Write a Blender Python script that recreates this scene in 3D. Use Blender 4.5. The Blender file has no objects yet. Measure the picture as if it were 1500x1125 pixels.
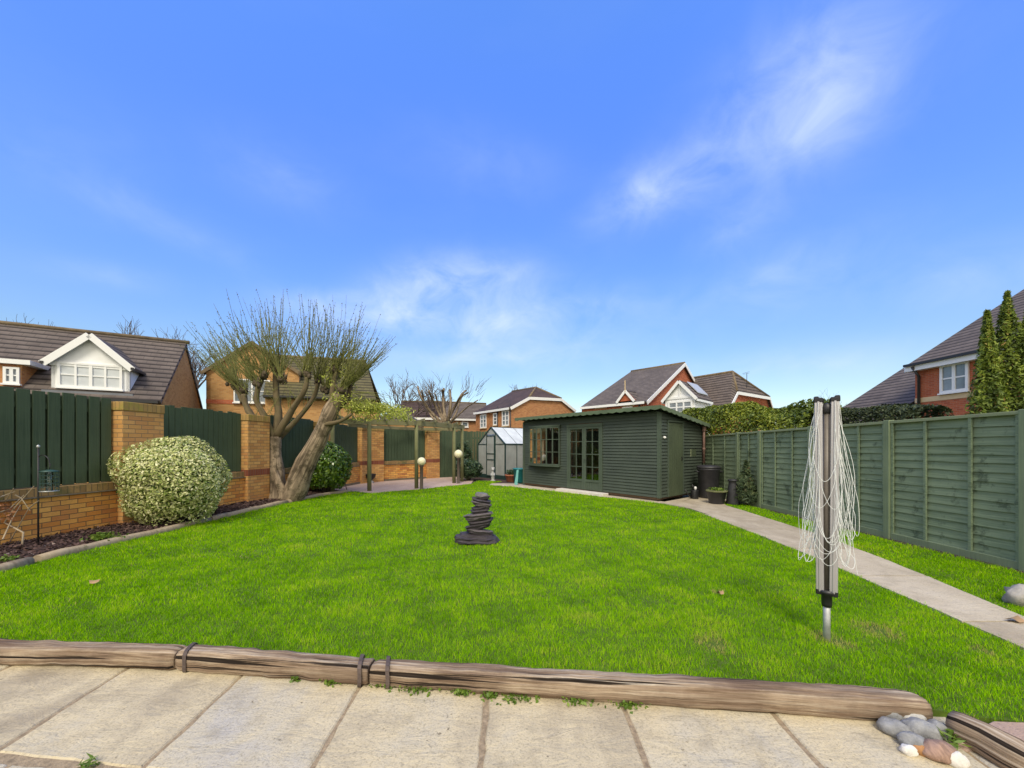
import bpy, math, random
import numpy as np
from mathutils import Vector, Matrix, noise
random.seed(7)
RNG = np.random.default_rng(11)
SC = bpy.context.scene
COL = SC.collection
V = Vector
UP = V((0, 0, 1))
F, HY, H = 540.0, 654.0, 1.4           # focal length in photo pixels, horizon row, eye height


# ------------------------------------------------------------------ measuring helpers
def G(x, y, z=0.0):
    """point at height z seen at photo pixel x, y"""
    d = (H - z) * F / (y - HY)
    return V(((x - 750) / F * d, d, z))


def A(x, y, d):
    return V(((x - 750) / F * d, d, H + (HY - y) / F * d))


def onplane(x, y, P, N):
    r = V(((x - 750) / F, 1, (HY - y) / F))
    o = V((0, 0, H))
    t = (P - o).dot(N) / r.dot(N)
    return o + r * t


# ------------------------------------------------------------------ object helpers
ROOT = {}


def tag(o, label=None, cat=None, group=None, kind=None):
    if label:
        o['label'] = label
    if cat:
        o['category'] = cat
    if group:
        o['group'] = group
    if kind:
        o['kind'] = kind
    return o


def thing(name, loc, label, cat, group=None):
    o = bpy.data.objects.new(name, None)
    COL.objects.link(o)
    o.empty_display_size = .2
    o.location = loc
    ROOT[o] = V(loc)
    return tag(o, label, cat, group)


class MB:
    def __init__(s):
        s.v = []
        s.f = []
        s.uv = []
        s.sm = []

    def face(s, idx, uv=None, smooth=False):
        s.f.append(tuple(idx))
        s.uv.append(uv)
        s.sm.append(smooth)

    def poly(s, pts, uv=None):
        b = len(s.v)
        s.v += [V(p) for p in pts]
        s.face(range(b, b + len(pts)), uv)
        return s

    def prism(s, pts, ext, smooth=False):
        pts = [V(p) for p in pts]
        ext = V(ext)
        n = len(pts)
        nrm = V((0, 0, 0))
        for i in range(n):
            nrm += pts[i].cross(pts[(i + 1) % n])
        if nrm.dot(ext) > 0:
            pts = pts[::-1]
        b = len(s.v)
        s.v += pts + [p + ext for p in pts]
        s.face(range(b, b + n))
        s.face([b + n + i for i in range(n)][::-1])
        for i in range(n):
            j = (i + 1) % n
            s.face((b + j, b + i, b + n + i, b + n + j), None, smooth)
        return s

    def obox(s, o, ax, ay, az):
        o, ax, ay, az = V(o), V(ax), V(ay), V(az)
        return s.prism([o, o + ax, o + ax + ay, o + ay], az)

    def box(s, c, size, rz=0.0):
        c = V(c)
        R = Matrix.Rotation(rz, 3, 'Z')
        ax, ay, az = R @ V((size[0], 0, 0)), R @ V((0, size[1], 0)), V((0, 0, size[2]))
        return s.obox(c - ax / 2 - ay / 2 - az / 2, ax, ay, az)

    def bar(s, a, b, w, h, up=UP):
        """square bar from a to b; w across, h along up"""
        a, b = V(a), V(b)
        d = (b - a).normalized()
        side = d.cross(up)
        if side.length < 1e-4:
            side = V((1, 0, 0))
        side.normalize()
        u = side.cross(d).normalized()
        return s.obox(a - side * w / 2 - u * h / 2, side * w, u * h, b - a)

    def tube(s, pts, rad, n=8, caps=True, squash=None, lump=0.0, seed=0.0, groove=0.0):
        pts = [V(p) for p in pts]
        if not hasattr(rad, '__len__'):
            rad = [rad] * len(pts)
        b = len(s.v)
        ref = None
        L = 0
        Ls = []
        for i, p in enumerate(pts):
            d = (pts[min(i + 1, len(pts) - 1)] - pts[max(i - 1, 0)])
            d.normalize()
            if ref is None:
                ref = d.cross(UP)
                if ref.length < 1e-3:
                    ref = V((1, 0, 0))
            ref = (ref - d * ref.dot(d)).normalized()
            bi = d.cross(ref)
            if i:
                L += (p - pts[i - 1]).length
            Ls.append(L)
            for k in range(n):
                a = 2 * math.pi * k / n
                ca, sa = math.cos(a), math.sin(a)
                r = rad[i]
                if squash:
                    r = r / ((abs(ca) ** squash + abs(sa) ** squash) ** (1 / squash))
                if groove:
                    g_ = noise.noise(V((ca * 7 + seed, sa * 7, L * .8))) * .5 + noise.noise(V((ca * 15, sa * 15 + seed, L * 1.6))) * .35
                    r *= 1 + groove * g_
                    for c_ in range(4):
                        a_ = (c_ * 1.7 + seed + .35 * noise.noise(V((L * 1.1, c_ * 9, seed))) + .05 * noise.noise(V((L * 9, c_, 0)))) % 6.283
                        dd_ = abs((a - a_ + 3.1416) % 6.283 - 3.1416)
                        if dd_ < .08:
                            r *= 1 - groove * 2.2 * max(0, min(1, .45 + 2 * noise.noise(V((L * .9, c_ * 4, seed + 3))))) * (1 - dd_ / .08)
                off = (ref * ca + bi * sa) * r
                if lump:
                    off *= 1 + lump * noise.noise((p + off) * (1.2 / max(rad[0], 1e-3)) * .5 + V((seed, 0, 0)))
                s.v.append(p + off)
        R0 = max(rad)
        for i in range(len(pts) - 1):
            for k in range(n):
                k2 = (k + 1) % n
                u0, u1 = k / n * 6.28 * R0, (k + 1) / n * 6.28 * R0
                s.face((b + i * n + k, b + i * n + k2, b + (i + 1) * n + k2, b + (i + 1) * n + k),
                       [(u0, Ls[i]), (u1, Ls[i]), (u1, Ls[i + 1]), (u0, Ls[i + 1])], n > 4)
        if caps:
            s.face([b + k for k in range(n)][::-1])
            s.face([b + (len(pts) - 1) * n + k for k in range(n)])
        return s

    def lathe(s, c, prof, n=20, smooth=True):
        """prof: list of (r, z) from bottom to top round the vertical axis through c"""
        c = V(c)
        b = len(s.v)
        for r, z in prof:
            for k in range(n):
                a = 2 * math.pi * k / n
                s.v.append(c + V((r * math.cos(a), r * math.sin(a), z)))
        for i in range(len(prof) - 1):
            for k in range(n):
                k2 = (k + 1) % n
                s.face((b + i * n + k, b + i * n + k2, b + (i + 1) * n + k2, b + (i + 1) * n + k), None, smooth)
        if prof[0][0] > 1e-4:
            s.face([b + k for k in range(n)][::-1])
        if prof[-1][0] > 1e-4:
            s.face([b + (len(prof) - 1) * n + k for k in range(n)])
        return s

    def blob(s, c, rad, lump=.15, freq=2.0, seg=14, rings=9, seed=0.0, rz=0.0):
        c = V(c)
        b = len(s.v)
        R = Matrix.Rotation(rz, 3, 'Z')
        for i in range(rings + 1):
            th = math.pi * i / rings
            for k in range(seg):
                a = 2 * math.pi * k / seg
                d = V((math.sin(th) * math.cos(a), math.sin(th) * math.sin(a), -math.cos(th)))
                r = 1 + lump * noise.noise(d * freq + V((seed, seed * .7, 0)))
                s.v.append(c + R @ V((d.x * rad[0] * r, d.y * rad[1] * r, d.z * rad[2] * r)))
        for i in range(rings):
            for k in range(seg):
                k2 = (k + 1) % seg
                s.face((b + i * seg + k, b + i * seg + k2, b + (i + 1) * seg + k2, b + (i + 1) * seg + k), None, True)
        return s

    def build(s, name, mat, parent=None, bevel=0.0, origin=None):
        if parent is not None:
            o0 = ROOT[parent]
        elif origin is not None:
            o0 = V(origin)
        else:
            xs = [p.x for p in s.v]
            ys = [p.y for p in s.v]
            o0 = V(((min(xs) + max(xs)) / 2, (min(ys) + max(ys)) / 2, min(p.z for p in s.v)))
        me = bpy.data.meshes.new(name)
        me.from_pydata([tuple(p - o0) for p in s.v], [], s.f)
        me.polygons.foreach_set('use_smooth', s.sm)
        uvl = me.uv_layers.new(name='UVMap')
        data = np.zeros((len(me.loops), 2), dtype=np.float32)
        li = 0
        for f, uv, pl in zip(s.f, s.uv, me.polygons):
            if uv:
                for q in uv:
                    data[li] = q
                    li += 1
            else:
                n = pl.normal
                if abs(n.z) > .985:
                    t, bt = V((1, 0, 0)), V((0, 1, 0))
                else:
                    t = UP.cross(n).normalized()
                    bt = n.cross(t)
                for i in f:
                    p = s.v[i]
                    data[li] = (p.dot(t), p.dot(bt))
                    li += 1
        uvl.data.foreach_set('uv', data.ravel())
        me.materials.append(mat)
        o = bpy.data.objects.new(name, me)
        COL.objects.link(o)
        if parent is not None:
            o.parent = parent
            ROOT[o] = o0
        else:
            o.location = o0
            ROOT[o] = o0
        if bevel:
            m = o.modifiers.new('bevel', 'BEVEL')
            m.width = bevel
            m.segments = 1
            m.limit_method = 'ANGLE'
        return o


def np_mesh(name, verts, faces, tint, mat, parent=None, origin=None):
    """big mesh of leaf-like faces; faces (M,k) index array, tint one value per face"""
    o0 = np.array(ROOT[parent] if parent is not None else (origin if origin is not None else (0, 0, 0)), dtype=np.float64)
    me = bpy.data.meshes.new(name)
    n, (m, k) = len(verts), faces.shape
    me.vertices.add(n)
    me.vertices.foreach_set('co', (verts - o0).astype(np.float32).ravel())
    me.loops.add(m * k)
    me.loops.foreach_set('vertex_index', faces.astype(np.int32).ravel())
    me.polygons.add(m)
    me.polygons.foreach_set('loop_start', (np.arange(m) * k).astype(np.int32))
    me.update(calc_edges=True)
    at = me.attributes.new('tint', 'FLOAT', 'FACE')
    at.data.foreach_set('value', tint.astype(np.float32))
    me.materials.append(mat)
    me.validate()
    o = bpy.data.objects.new(name, me)
    COL.objects.link(o)
    if parent is not None:
        o.parent = parent
    else:
        o.location = o0
    ROOT[o] = V(o0)
    return o


def unit(a):
    return a / np.maximum(np.linalg.norm(a, axis=1, keepdims=True), 1e-9)


def leaf_mesh(P, N, L, W, jit=.6, fold=.0):
    """one pointed leaf per point; returns verts, faces"""
    n = len(P)
    N = unit(N + jit * RNG.normal(size=(n, 3)))
    T = RNG.normal(size=(n, 3))
    T = unit(T - N * np.sum(T * N, 1, keepdims=True))
    B = np.cross(N, T)
    s = RNG.uniform(.65, 1.3, (n, 1))
    l, w = L * s, W * s
    Vv = np.stack([P - T * l * .5, P + B * w * .5 + N * w * fold, P + T * l * .5, P - B * w * .5 + N * w * fold], 1).reshape(-1, 3)
    return Vv, np.arange(4 * n).reshape(n, 4)


def lumps(D, amp, freq, seed, k=7):
    r = np.random.default_rng(seed)
    out = np.zeros(len(D))
    for i in range(k):
        w = r.normal(size=3) * freq
        out += np.cos(D @ w + r.uniform(0, 6.28))
    return 1 + amp * out / math.sqrt(k)


def shell_points(n, c, rad, depth=.3, amp=.05, freq=3, seed=1, zmin=-.98):
    D = unit(RNG.normal(size=(n, 3)))
    D[:, 2] = np.where(D[:, 2] < zmin, -D[:, 2], D[:, 2])
    r = lumps(D, amp, freq, seed) * (1 - depth * RNG.random(n) ** 1.6)
    P = np.array(c) + D * r[:, None] * np.array(rad)
    return P, unit(D / np.array(rad))


# ------------------------------------------------------------------ materials
def newmat(name):
    m = bpy.data.materials.new(name)
    m.use_nodes = True
    nt = m.node_tree
    nt.nodes.clear()
    out = nt.nodes.new('ShaderNodeOutputMaterial')
    p = nt.nodes.new('ShaderNodeBsdfPrincipled')
    nt.links.new(p.outputs[0], out.inputs[0])
    return m, nt, p, out


def N_(nt, t, **kw):
    n = nt.nodes.new(t)
    for k, v in kw.items():
        if k.startswith('i_'):
            n.inputs[k[2:].replace('_', ' ')].default_value = v
        else:
            setattr(n, k, v)
    return n


def coords(nt, kind='Object', scale=(1, 1, 1)):
    tc = N_(nt, 'ShaderNodeTexCoord')
    mp = N_(nt, 'ShaderNodeMapping')
    mp.inputs['Scale'].default_value = scale
    nt.links.new(tc.outputs[kind], mp.inputs[0])
    return mp.outputs[0]


def ramp(nt, fac, stops):
    r = N_(nt, 'ShaderNodeValToRGB')
    el = r.color_ramp.elements
    while len(el) < len(stops):
        el.new(.5)
    for e, (p, c) in zip(el, stops):
        e.position = p
        e.color = (*c, 1) if len(c) == 3 else c
    nt.links.new(fac, r.inputs[0])
    return r.outputs[0]


def noise_t(nt, vec, scale, detail=5, rough=.6, dist=0.0):
    n = N_(nt, 'ShaderNodeTexNoise')
    n.inputs['Scale'].default_value = scale
    n.inputs['Detail'].default_value = detail
    n.inputs['Roughness'].default_value = rough
    n.inputs['Distortion'].default_value = dist
    nt.links.new(vec, n.inputs['Vector'])
    return n.outputs['Fac']


def mixc(nt, fac, a, b, mode='MIX'):
    m = N_(nt, 'ShaderNodeMix', data_type='RGBA', blend_type=mode)
    for s, v in ((m.inputs[0], fac), (m.inputs[6], a), (m.inputs[7], b)):
        if isinstance(v, (int, float)):
            s.default_value = v
        elif isinstance(v, tuple):
            s.default_value = (*v, 1)
        else:
            nt.links.new(v, s)
    return m.outputs[2]


def bump(nt, p, h, strength=.5, dist=.01, prev=None):
    b = N_(nt, 'ShaderNodeBump')
    b.inputs['Strength'].default_value = strength
    b.inputs['Distance'].default_value = dist
    nt.links.new(h, b.inputs['Height'])
    if prev is not None:
        nt.links.new(prev, b.inputs['Normal'])
    nt.links.new(b.outputs[0], p.inputs['Normal'])
    return b.outputs[0]


def sc(c, k):
    return tuple(min(1, x * k) for x in c)


def m_plain(name, c, rough=.7, var=.25, scale=6, bmp=.2, metal=0.0, kind='Object', stretch=(1, 1, 1), spec=.5, bdist=.006):
    m, nt, p, out = newmat(name)
    v = coords(nt, kind, stretch)
    f = noise_t(nt, v, scale, 6, .65)
    nt.links.new(ramp(nt, f, [(.28, sc(c, 1 - var)), (.72, sc(c, 1 + var))]), p.inputs['Base Color'])
    p.inputs['Roughness'].default_value = rough
    p.inputs['Metallic'].default_value = metal
    p.inputs['Specular IOR Level'].default_value = spec
    if bmp:
        bump(nt, p, noise_t(nt, v, scale * 5, 4), bmp, bdist)
    return m


def m_wood(name, c1, c2, along='u', rough=.75, grain=1.0, stain=None, stain_lo=.62, bmp=.4, fine=60, glo=.3, ghi=.7):
    """painted or bare timber; grain runs along u or v of the metric UVs"""
    m, nt, p, out = newmat(name)
    st = (1.2, 1.0, 1) if along == 'u' else (1, 1, 1)
    sx = (1.5, fine, 1) if along == 'u' else (fine, 1.5, 1)
    g = noise_t(nt, coords(nt, 'UV', sx), 1.0, 5, .6, .4)
    col = ramp(nt, g, [(glo, c1), (ghi, c2)])
    big = noise_t(nt, coords(nt, 'Object'), 1.7, 5, .6)
    col = mixc(nt, ramp(nt, big, [(.35, (0, 0, 0)), (.7, (1, 1, 1))]), col, mixc(nt, .55, col, sc(c2, 1.25)))
    if stain:
        s = noise_t(nt, coords(nt, 'Object', (1, 1, 1)), 4.5, 7, .72)
        col = mixc(nt, ramp(nt, s, [(stain_lo, (0, 0, 0)), (stain_lo + .1, (.75, .75, .75))]), col, stain)
    nt.links.new(col, p.inputs['Base Color'])
    p.inputs['Roughness'].default_value = rough
    p.inputs['Specular IOR Level'].default_value = .3
    bump(nt, p, g, bmp, .004)
    return m


def m_brick(name, c1, c2, c3, mortar, w=.215, h=.074, moss=None, moss_lo=.6, zmoss=None, joint=.011, offset=.5):
    m, nt, p, out = newmat(name)
    uv = coords(nt, 'UV')
    b = N_(nt, 'ShaderNodeTexBrick')
    b.offset = offset
    b.inputs['Scale'].default_value = 1
    b.inputs['Brick Width'].default_value = w
    b.inputs['Row Height'].default_value = h
    b.inputs['Mortar Size'].default_value = joint / 2
    b.inputs['Mortar Smooth'].default_value = .3
    b.inputs['Bias'].default_value = -.05
    b.inputs['Color1'].default_value = (0, 0, 0, 1)
    b.inputs['Color2'].default_value = (1, 1, 1, 1)
    b.inputs['Mortar'].default_value = (.5, .5, .5, 1)
    nt.links.new(uv, b.inputs['Vector'])
    pick = ramp(nt, b.outputs['Color'], [(0, c1), (.45, c2), (.8, c3), (1, sc(c1, .75))])
    ob = coords(nt, 'Object')
    n1 = noise_t(nt, ob, 2.2, 5)
    n2 = noise_t(nt, ob, 38, 4)
    pick = mixc(nt, ramp(nt, n1, [(.3, (0, 0, 0)), (.75, (.55, .55, .55))]), pick, sc(c1, .7))
    pick = mixc(nt, ramp(nt, n2, [(.3, (.35, .35, .35)), (.6, (0, 0, 0))]), pick, sc(c2, .6))
    col = mixc(nt, b.outputs['Fac'], pick, mortar)
    if moss:
        f = ramp(nt, noise_t(nt, ob, 3.5, 7, .7), [(moss_lo, (0, 0, 0)), (moss_lo + .14, (.85, .85, .85))])
        if zmoss:
            sx = N_(nt, 'ShaderNodeSeparateXYZ')
            nt.links.new(ob, sx.inputs[0])
            mr = N_(nt, 'ShaderNodeMapRange')
            mr.inputs['From Min'].default_value = zmoss[0]
            mr.inputs['From Max'].default_value = zmoss[1]
            nt.links.new(sx.outputs[2], mr.inputs[0])
            ad = N_(nt, 'ShaderNodeMath', operation='MULTIPLY_ADD', use_clamp=True)
            nt.links.new(mr.outputs[0], ad.inputs[0])
            nt.links.new(noise_t(nt, ob, 5, 6, .7), ad.inputs[1])
            nt.links.new(f, ad.inputs[2])
            f = ad.outputs[0]
        col = mixc(nt, f, col, moss)
    nt.links.new(col, p.inputs['Base Color'])
    p.inputs['Roughness'].default_value = .9
    p.inputs['Specular IOR Level'].default_value = .2
    inv = N_(nt, 'ShaderNodeMath', operation='SUBTRACT')
    inv.inputs[0].default_value = 1
    nt.links.new(b.outputs['Fac'], inv.inputs[1])
    b1 = bump(nt, p, inv.outputs[0], .7, .012)
    bump(nt, p, n2, .35, .006, b1)
    return m


def mixt(a, b, t):
    return tuple(x + (y - x) * t for x, y in zip(a, b))


def m_tiles(name, c1, c2, lich=(.3, .26, .13), lich_lo=.66, w=.33, h=.33):
    m, nt, p, out = newmat(name)
    uv = coords(nt, 'UV')
    b = N_(nt, 'ShaderNodeTexBrick')
    b.offset = .5
    b.inputs['Scale'].default_value = 1
    b.inputs['Brick Width'].default_value = w
    b.inputs['Row Height'].default_value = h
    b.inputs['Mortar Size'].default_value = .012
    b.inputs['Mortar Smooth'].default_value = .2
    b.inputs['Color1'].default_value = (0, 0, 0, 1)
    b.inputs['Color2'].default_value = (1, 1, 1, 1)
    b.inputs['Mortar'].default_value = (.5, .5, .5, 1)
    nt.links.new(uv, b.inputs['Vector'])
    col = ramp(nt, b.outputs['Color'], [(0, mixt(c1, c2, .2)), (1, mixt(c1, c2, .8))])
    ob = coords(nt, 'Object')
    n1 = noise_t(nt, ob, 1.1, 6, .65)
    col = mixc(nt, ramp(nt, n1, [(.4, (0, 0, 0)), (.7, (.6, .6, .6))]), col, sc(c2, 1.5))
    n2 = noise_t(nt, ob, 5.5, 6, .75)
    col = mixc(nt, ramp(nt, n2, [(lich_lo, (0, 0, 0)), (lich_lo + .08, (.8, .8, .8))]), col, lich)
    # each course is a step: saw tooth of v, and a dark joint where the butt of the tile above ends
    sx = N_(nt, 'ShaderNodeSeparateXYZ')
    nt.links.new(uv, sx.inputs[0])
    dv = N_(nt, 'ShaderNodeMath', operation='DIVIDE')
    dv.inputs[1].default_value = h
    nt.links.new(sx.outputs[1], dv.inputs[0])
    fr = N_(nt, 'ShaderNodeMath', operation='FRACT')
    nt.links.new(dv.outputs[0], fr.inputs[0])
    joint = ramp(nt, fr.outputs[0], [(0, (.16, .16, .16)), (.2, (.26, .26, .26)), (.36, (.85, .85, .85)), (.75, (1, 1, 1)), (1, (1.0, 1.0, 1.0))])
    col = mixc(nt, 1.0, col, joint, 'MULTIPLY')
    f_ = N_(nt, 'ShaderNodeMath', operation='MULTIPLY')
    f_.inputs[1].default_value = .45
    nt.links.new(b.outputs['Fac'], f_.inputs[0])
    nt.links.new(mixc(nt, f_.outputs[0], col, sc(c1, .5)), p.inputs['Base Color'])
    p.inputs['Roughness'].default_value = .85
    p.inputs['Specular IOR Level'].default_value = .3
    inv = N_(nt, 'ShaderNodeMath', operation='SUBTRACT')
    inv.inputs[0].default_value = 1
    nt.links.new(fr.outputs[0], inv.inputs[1])
    b1 = bump(nt, p, inv.outputs[0], .6, .05)
    bump(nt, p, n2, .2, .01, b1)
    return m


def m_leaf(name, stops, rough=.5, trans=.25, tcol=None, spec=.4):
    m, nt, p, out = newmat(name)
    at = N_(nt, 'ShaderNodeAttribute', attribute_name='tint')
    col = ramp(nt, at.outputs['Fac'], stops)
    nt.links.new(col, p.inputs['Base Color'])
    p.inputs['Roughness'].default_value = rough
    p.inputs['Specular IOR Level'].default_value = spec
    if trans:
        tr = N_(nt, 'ShaderNodeBsdfTranslucent')
        nt.links.new(mixc(nt, .5, col, tcol) if tcol else col, tr.inputs[0])
        mx = N_(nt, 'ShaderNodeMixShader')
        mx.inputs[0].default_value = trans
        nt.links.new(p.outputs[0], mx.inputs[1])
        nt.links.new(tr.outputs[0], mx.inputs[2])
        nt.links.new(mx.outputs[0], out.inputs[0])
    return m


def m_glass(name, tint, alpha, rough=.03):
    """thin pane: mostly see-through with a mirror-like sheen"""
    m, nt, p, out = newmat(name)
    nt.nodes.remove(p)
    t = N_(nt, 'ShaderNodeBsdfTransparent')
    t.inputs[0].default_value = (*tint, 1)
    g = N_(nt, 'ShaderNodeBsdfGlossy')
    g.inputs['Roughness'].default_value = rough
    fr = N_(nt, 'ShaderNodeFresnel')
    fr.inputs[0].default_value = 1.5
    ad = N_(nt, 'ShaderNodeMath', operation='ADD', use_clamp=True)
    ad.inputs[1].default_value = alpha
    nt.links.new(fr.outputs[0], ad.inputs[0])
    mx = N_(nt, 'ShaderNodeMixShader')
    nt.links.new(ad.outputs[0], mx.inputs[0])
    nt.links.new(t.outputs[0], mx.inputs[1])
    nt.links.new(g.outputs[0], mx.inputs[2])
    nt.links.new(mx.outputs[0], out.inputs[0])
    return m


def m_polycarb(name, c, see=.35):
    m, nt, p, out = newmat(name)
    v = coords(nt, 'UV', (1, 1, 1))
    w = N_(nt, 'ShaderNodeTexWave', wave_type='BANDS', bands_direction='X')
    w.inputs['Scale'].default_value = 14
    nt.links.new(v, w.inputs['Vector'])
    f = noise_t(nt, coords(nt, 'Object'), 3, 5)
    nt.links.new(ramp(nt, f, [(.3, sc(c, .8)), (.7, sc(c, 1.1))]), p.inputs['Base Color'])
    p.inputs['Roughness'].default_value = .25
    bump(nt, p, w.outputs['Fac'], .3, .004)
    t = N_(nt, 'ShaderNodeBsdfTransparent')
    t.inputs[0].default_value = (.9, .95, .95, 1)
    tl = N_(nt, 'ShaderNodeBsdfTranslucent')
    tl.inputs[0].default_value = (*c, 1)
    m1 = N_(nt, 'ShaderNodeMixShader')
    m1.inputs[0].default_value = .35
    nt.links.new(p.outputs[0], m1.inputs[1])
    nt.links.new(tl.outputs[0], m1.inputs[2])
    m2 = N_(nt, 'ShaderNodeMixShader')
    m2.inputs[0].default_value = see
    nt.links.new(m1.outputs[0], m2.inputs[1])
    nt.links.new(t.outputs[0], m2.inputs[2])
    nt.links.new(m2.outputs[0], out.inputs[0])
    return m


MT = {}
MT['fence_green'] = m_wood('painted green lap boards', (.11, .155, .095), (.195, .245, .155), 'u', .85, stain=(.05, .07, .042), stain_lo=.55, glo=.38, ghi=.62, fine=70)
MT['fence_post'] = m_wood('painted green posts', (.125, .165, .095), (.19, .235, .14), 'v', .8, stain=(.13, .13, .09), stain_lo=.64)
MT['fence_cap'] = m_wood('weathered green cap rail', (.15, .19, .10), (.24, .27, .16), 'u', .8, stain=(.2, .19, .14), stain_lo=.58)
MT['dark_board'] = m_wood('dark green vertical boards', (.035, .056, .03), (.062, .09, .05), 'v', .75, stain=(.08, .10, .06), stain_lo=.62)
MT['shed_green'] = m_wood('dark green shed boards', (.038, .05, .04), (.06, .076, .058), 'u', .6, stain=(.072, .08, .055), stain_lo=.66, fine=50)
MT['shed_door'] = m_wood('dark green shed door', (.045, .06, .036), (.07, .09, .052), 'v', .6)
MT['shed_trim'] = m_wood('green shed trim', (.05, .068, .05), (.076, .1, .073), 'u', .6)
MT['felt'] = m_plain('green mineral felt', (.10, .14, .085), .95, .25, 3, .5)
MT['inside'] = m_plain('brown timber lining', (.12, .075, .045), .8, .25, 4, .2)
MT['curtain'] = m_plain('pale curtain cloth', (.62, .52, .40), .9, .12, 9, .3)
MT['brick_yellow'] = m_brick('yellow multi brick', (.62, .25, .06), (.84, .47, .13), (.44, .16, .07), (.19, .125, .07), w=.2, h=.074, moss=(.22, .17, .08), moss_lo=.68, zmoss=(.10, -.12))
MT['brick_pillar'] = m_brick('yellow multi pillar brick', (.60, .31, .10), (.74, .43, .16), (.50, .23, .09), (.26, .18, .10), w=.2, h=.074, moss=(.2, .16, .06), moss_lo=.68, zmoss=(1.85, 2.25))
MT['brick_band'] = m_brick('red soldier band', (.25, .075, .04), (.30, .10, .06), (.22, .07, .04), (.2, .13, .1), w=.07, h=.3, offset=0)
MT['coping'] = m_brick('mossy soldier coping', (.33, .21, .09), (.40, .26, .11), (.27, .17, .08), (.16, .12, .07), w=.072, h=2.0, moss=(.13, .125, .05), moss_lo=.52, offset=0)
MT['cap'] = m_brick('mossy pillar cap', (.40, .25, .09), (.48, .31, .11), (.33, .21, .08), (.22, .16, .08), w=.072, h=2.0, moss=(.30, .25, .06), moss_lo=.5, offset=0)
MT['creasing'] = m_plain('mossy creasing tile', (.15, .12, .08), .9, .35, 6, .4)
MT['brick_red'] = m_brick('red house brick', (.46, .12, .055), (.54, .16, .075), (.38, .095, .05), (.42, .25, .17))
MT['brick_orange'] = m_brick('orange house brick', (.50, .215, .085), (.58, .29, .12), (.40, .145, .07), (.42, .29, .18))
MT['brick_buff'] = m_brick('buff house brick', (.49, .27, .10), (.56, .32, .125), (.42, .21, .08), (.40, .29, .17))
MT['tile_brown'] = m_tiles('brown concrete tiles', (.088, .07, .06), (.135, .11, .095))
MT['tile_dark'] = m_tiles('dark red brown tiles', (.062, .04, .036), (.092, .06, .052), lich_lo=.74)
MT['tile_grey'] = m_tiles('weathered grey brown tiles', (.098, .08, .07), (.15, .125, .11), lich_lo=.64)
MT['tile_moss'] = m_tiles('mossy olive tiles', (.075, .066, .03), (.115, .1, .045), lich=(.2, .2, .05), lich_lo=.58)
MT['ridge'] = m_plain('mossy ridge tile', (.16, .12, .07), .9, .4, 3, .4)
MT['white'] = m_plain('white upvc', (.80, .80, .79), .35, .03, 3, 0)
MT['white_clad'] = m_wood('white cladding', (.76, .77, .77), (.82, .82, .82), 'u', .45, bmp=.05)
MT['buff_band'] = m_plain('buff stone band', (.62, .47, .27), .8, .1, 4, .2)
MT['gutter'] = m_plain('black gutter plastic', (.02, .02, .022), .4, .1, 4, 0)
MT['brown_pipe'] = m_plain('faded brown pipe plastic', (.22, .13, .105), .5, .15, 5, 0)
MT['house_pane'] = m_plain('house window glass', (.16, .19, .22), .06, .5, 1.3, 0, spec=.9)
MT['blind_pane'] = m_plain('window with white blind', (.55, .58, .6), .2, .1, 3, 0)
MT['lead'] = m_plain('lead flashing', (.16, .17, .19), .6, .2, 4, .1)
MT['solar'] = m_plain('solar panel glass', (.40, .42, .45), .35, .08, 3, 0, spec=.4)
MT['glass'] = m_glass('clear pane', (.86, .9, .9), .04)
MT['polycarb'] = m_polycarb('twin wall polycarbonate', (.62, .63, .60), .36)
MT['polyroof'] = m_polycarb('white twin wall roof sheet', (.86, .9, .93), .05)
MT['gh_frame'] = m_plain('dark green aluminium', (.018, .045, .042), .4, .1, 5, 0)
MT['alu'] = m_plain('brushed aluminium', (.56, .54, .55), .45, .06, 8, .08, metal=.75, stretch=(1, 1, .05))
MT['shaded_pole'] = m_plain('tube with painted shade', (.16, .14, .12), .5, .2, 10, .05, metal=.4)  # airer pole darkened in colour to stand for shade between the arms
MT['galv'] = m_plain('galvanised steel', (.42, .43, .43), .5, .25, 14, .1, metal=.5)
MT['black_plastic'] = m_plain('black plastic', (.014, .014, .016), .45, .2, 7, 0)
MT['bin_plastic'] = m_plain('weathered black bin plastic', (.03, .029, .034), .5, .25, 5, .05)
MT['line'] = m_plain('white plastic clothes line', (.78, .80, .78), .4, .06, 30, 0)
MT['black_iron'] = m_plain('black painted iron', (.015, .015, .016), .5, .2, 20, .1)
MT['mesh_green'] = m_plain('dark green wire', (.02, .06, .05), .5, .2, 20, 0)
MT['rust_iron'] = m_plain('rusty iron strap', (.085, .062, .054), .75, .35, 20, .5)
MT['terracotta'] = m_plain('terracotta', (.36, .12, .065), .85, .2, 9, .2)
MT['teal'] = m_plain('teal plastic', (.02, .21, .22), .45, .12, 4, 0)
MT['pale_teal'] = m_plain('pale teal plastic', (.18, .48, .45), .5, .1, 4, 0)
MT['globe'] = m_plain('cream globe plastic', (.82, .76, .52), .35, .08, 8, 0)
MT['post_green'] = m_wood('algae green round post', (.10, .105, .045), (.17, .175, .085), 'v', .85, stain=(.11, .085, .06), stain_lo=.6, bmp=.5, fine=25)
MT['pergola_beam'] = m_wood('mossy pergola beam', (.12, .115, .06), (.20, .19, .105), 'u', .85, stain=(.06, .05, .03), stain_lo=.6, bmp=.5, fine=25)
MT['bark'] = m_wood('willow bark', (.065, .048, .032), (.31, .24, .165), 'v', .95, stain=(.05, .04, .022), stain_lo=.5, bmp=1.0, fine=11, glo=.42, ghi=.6)
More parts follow.
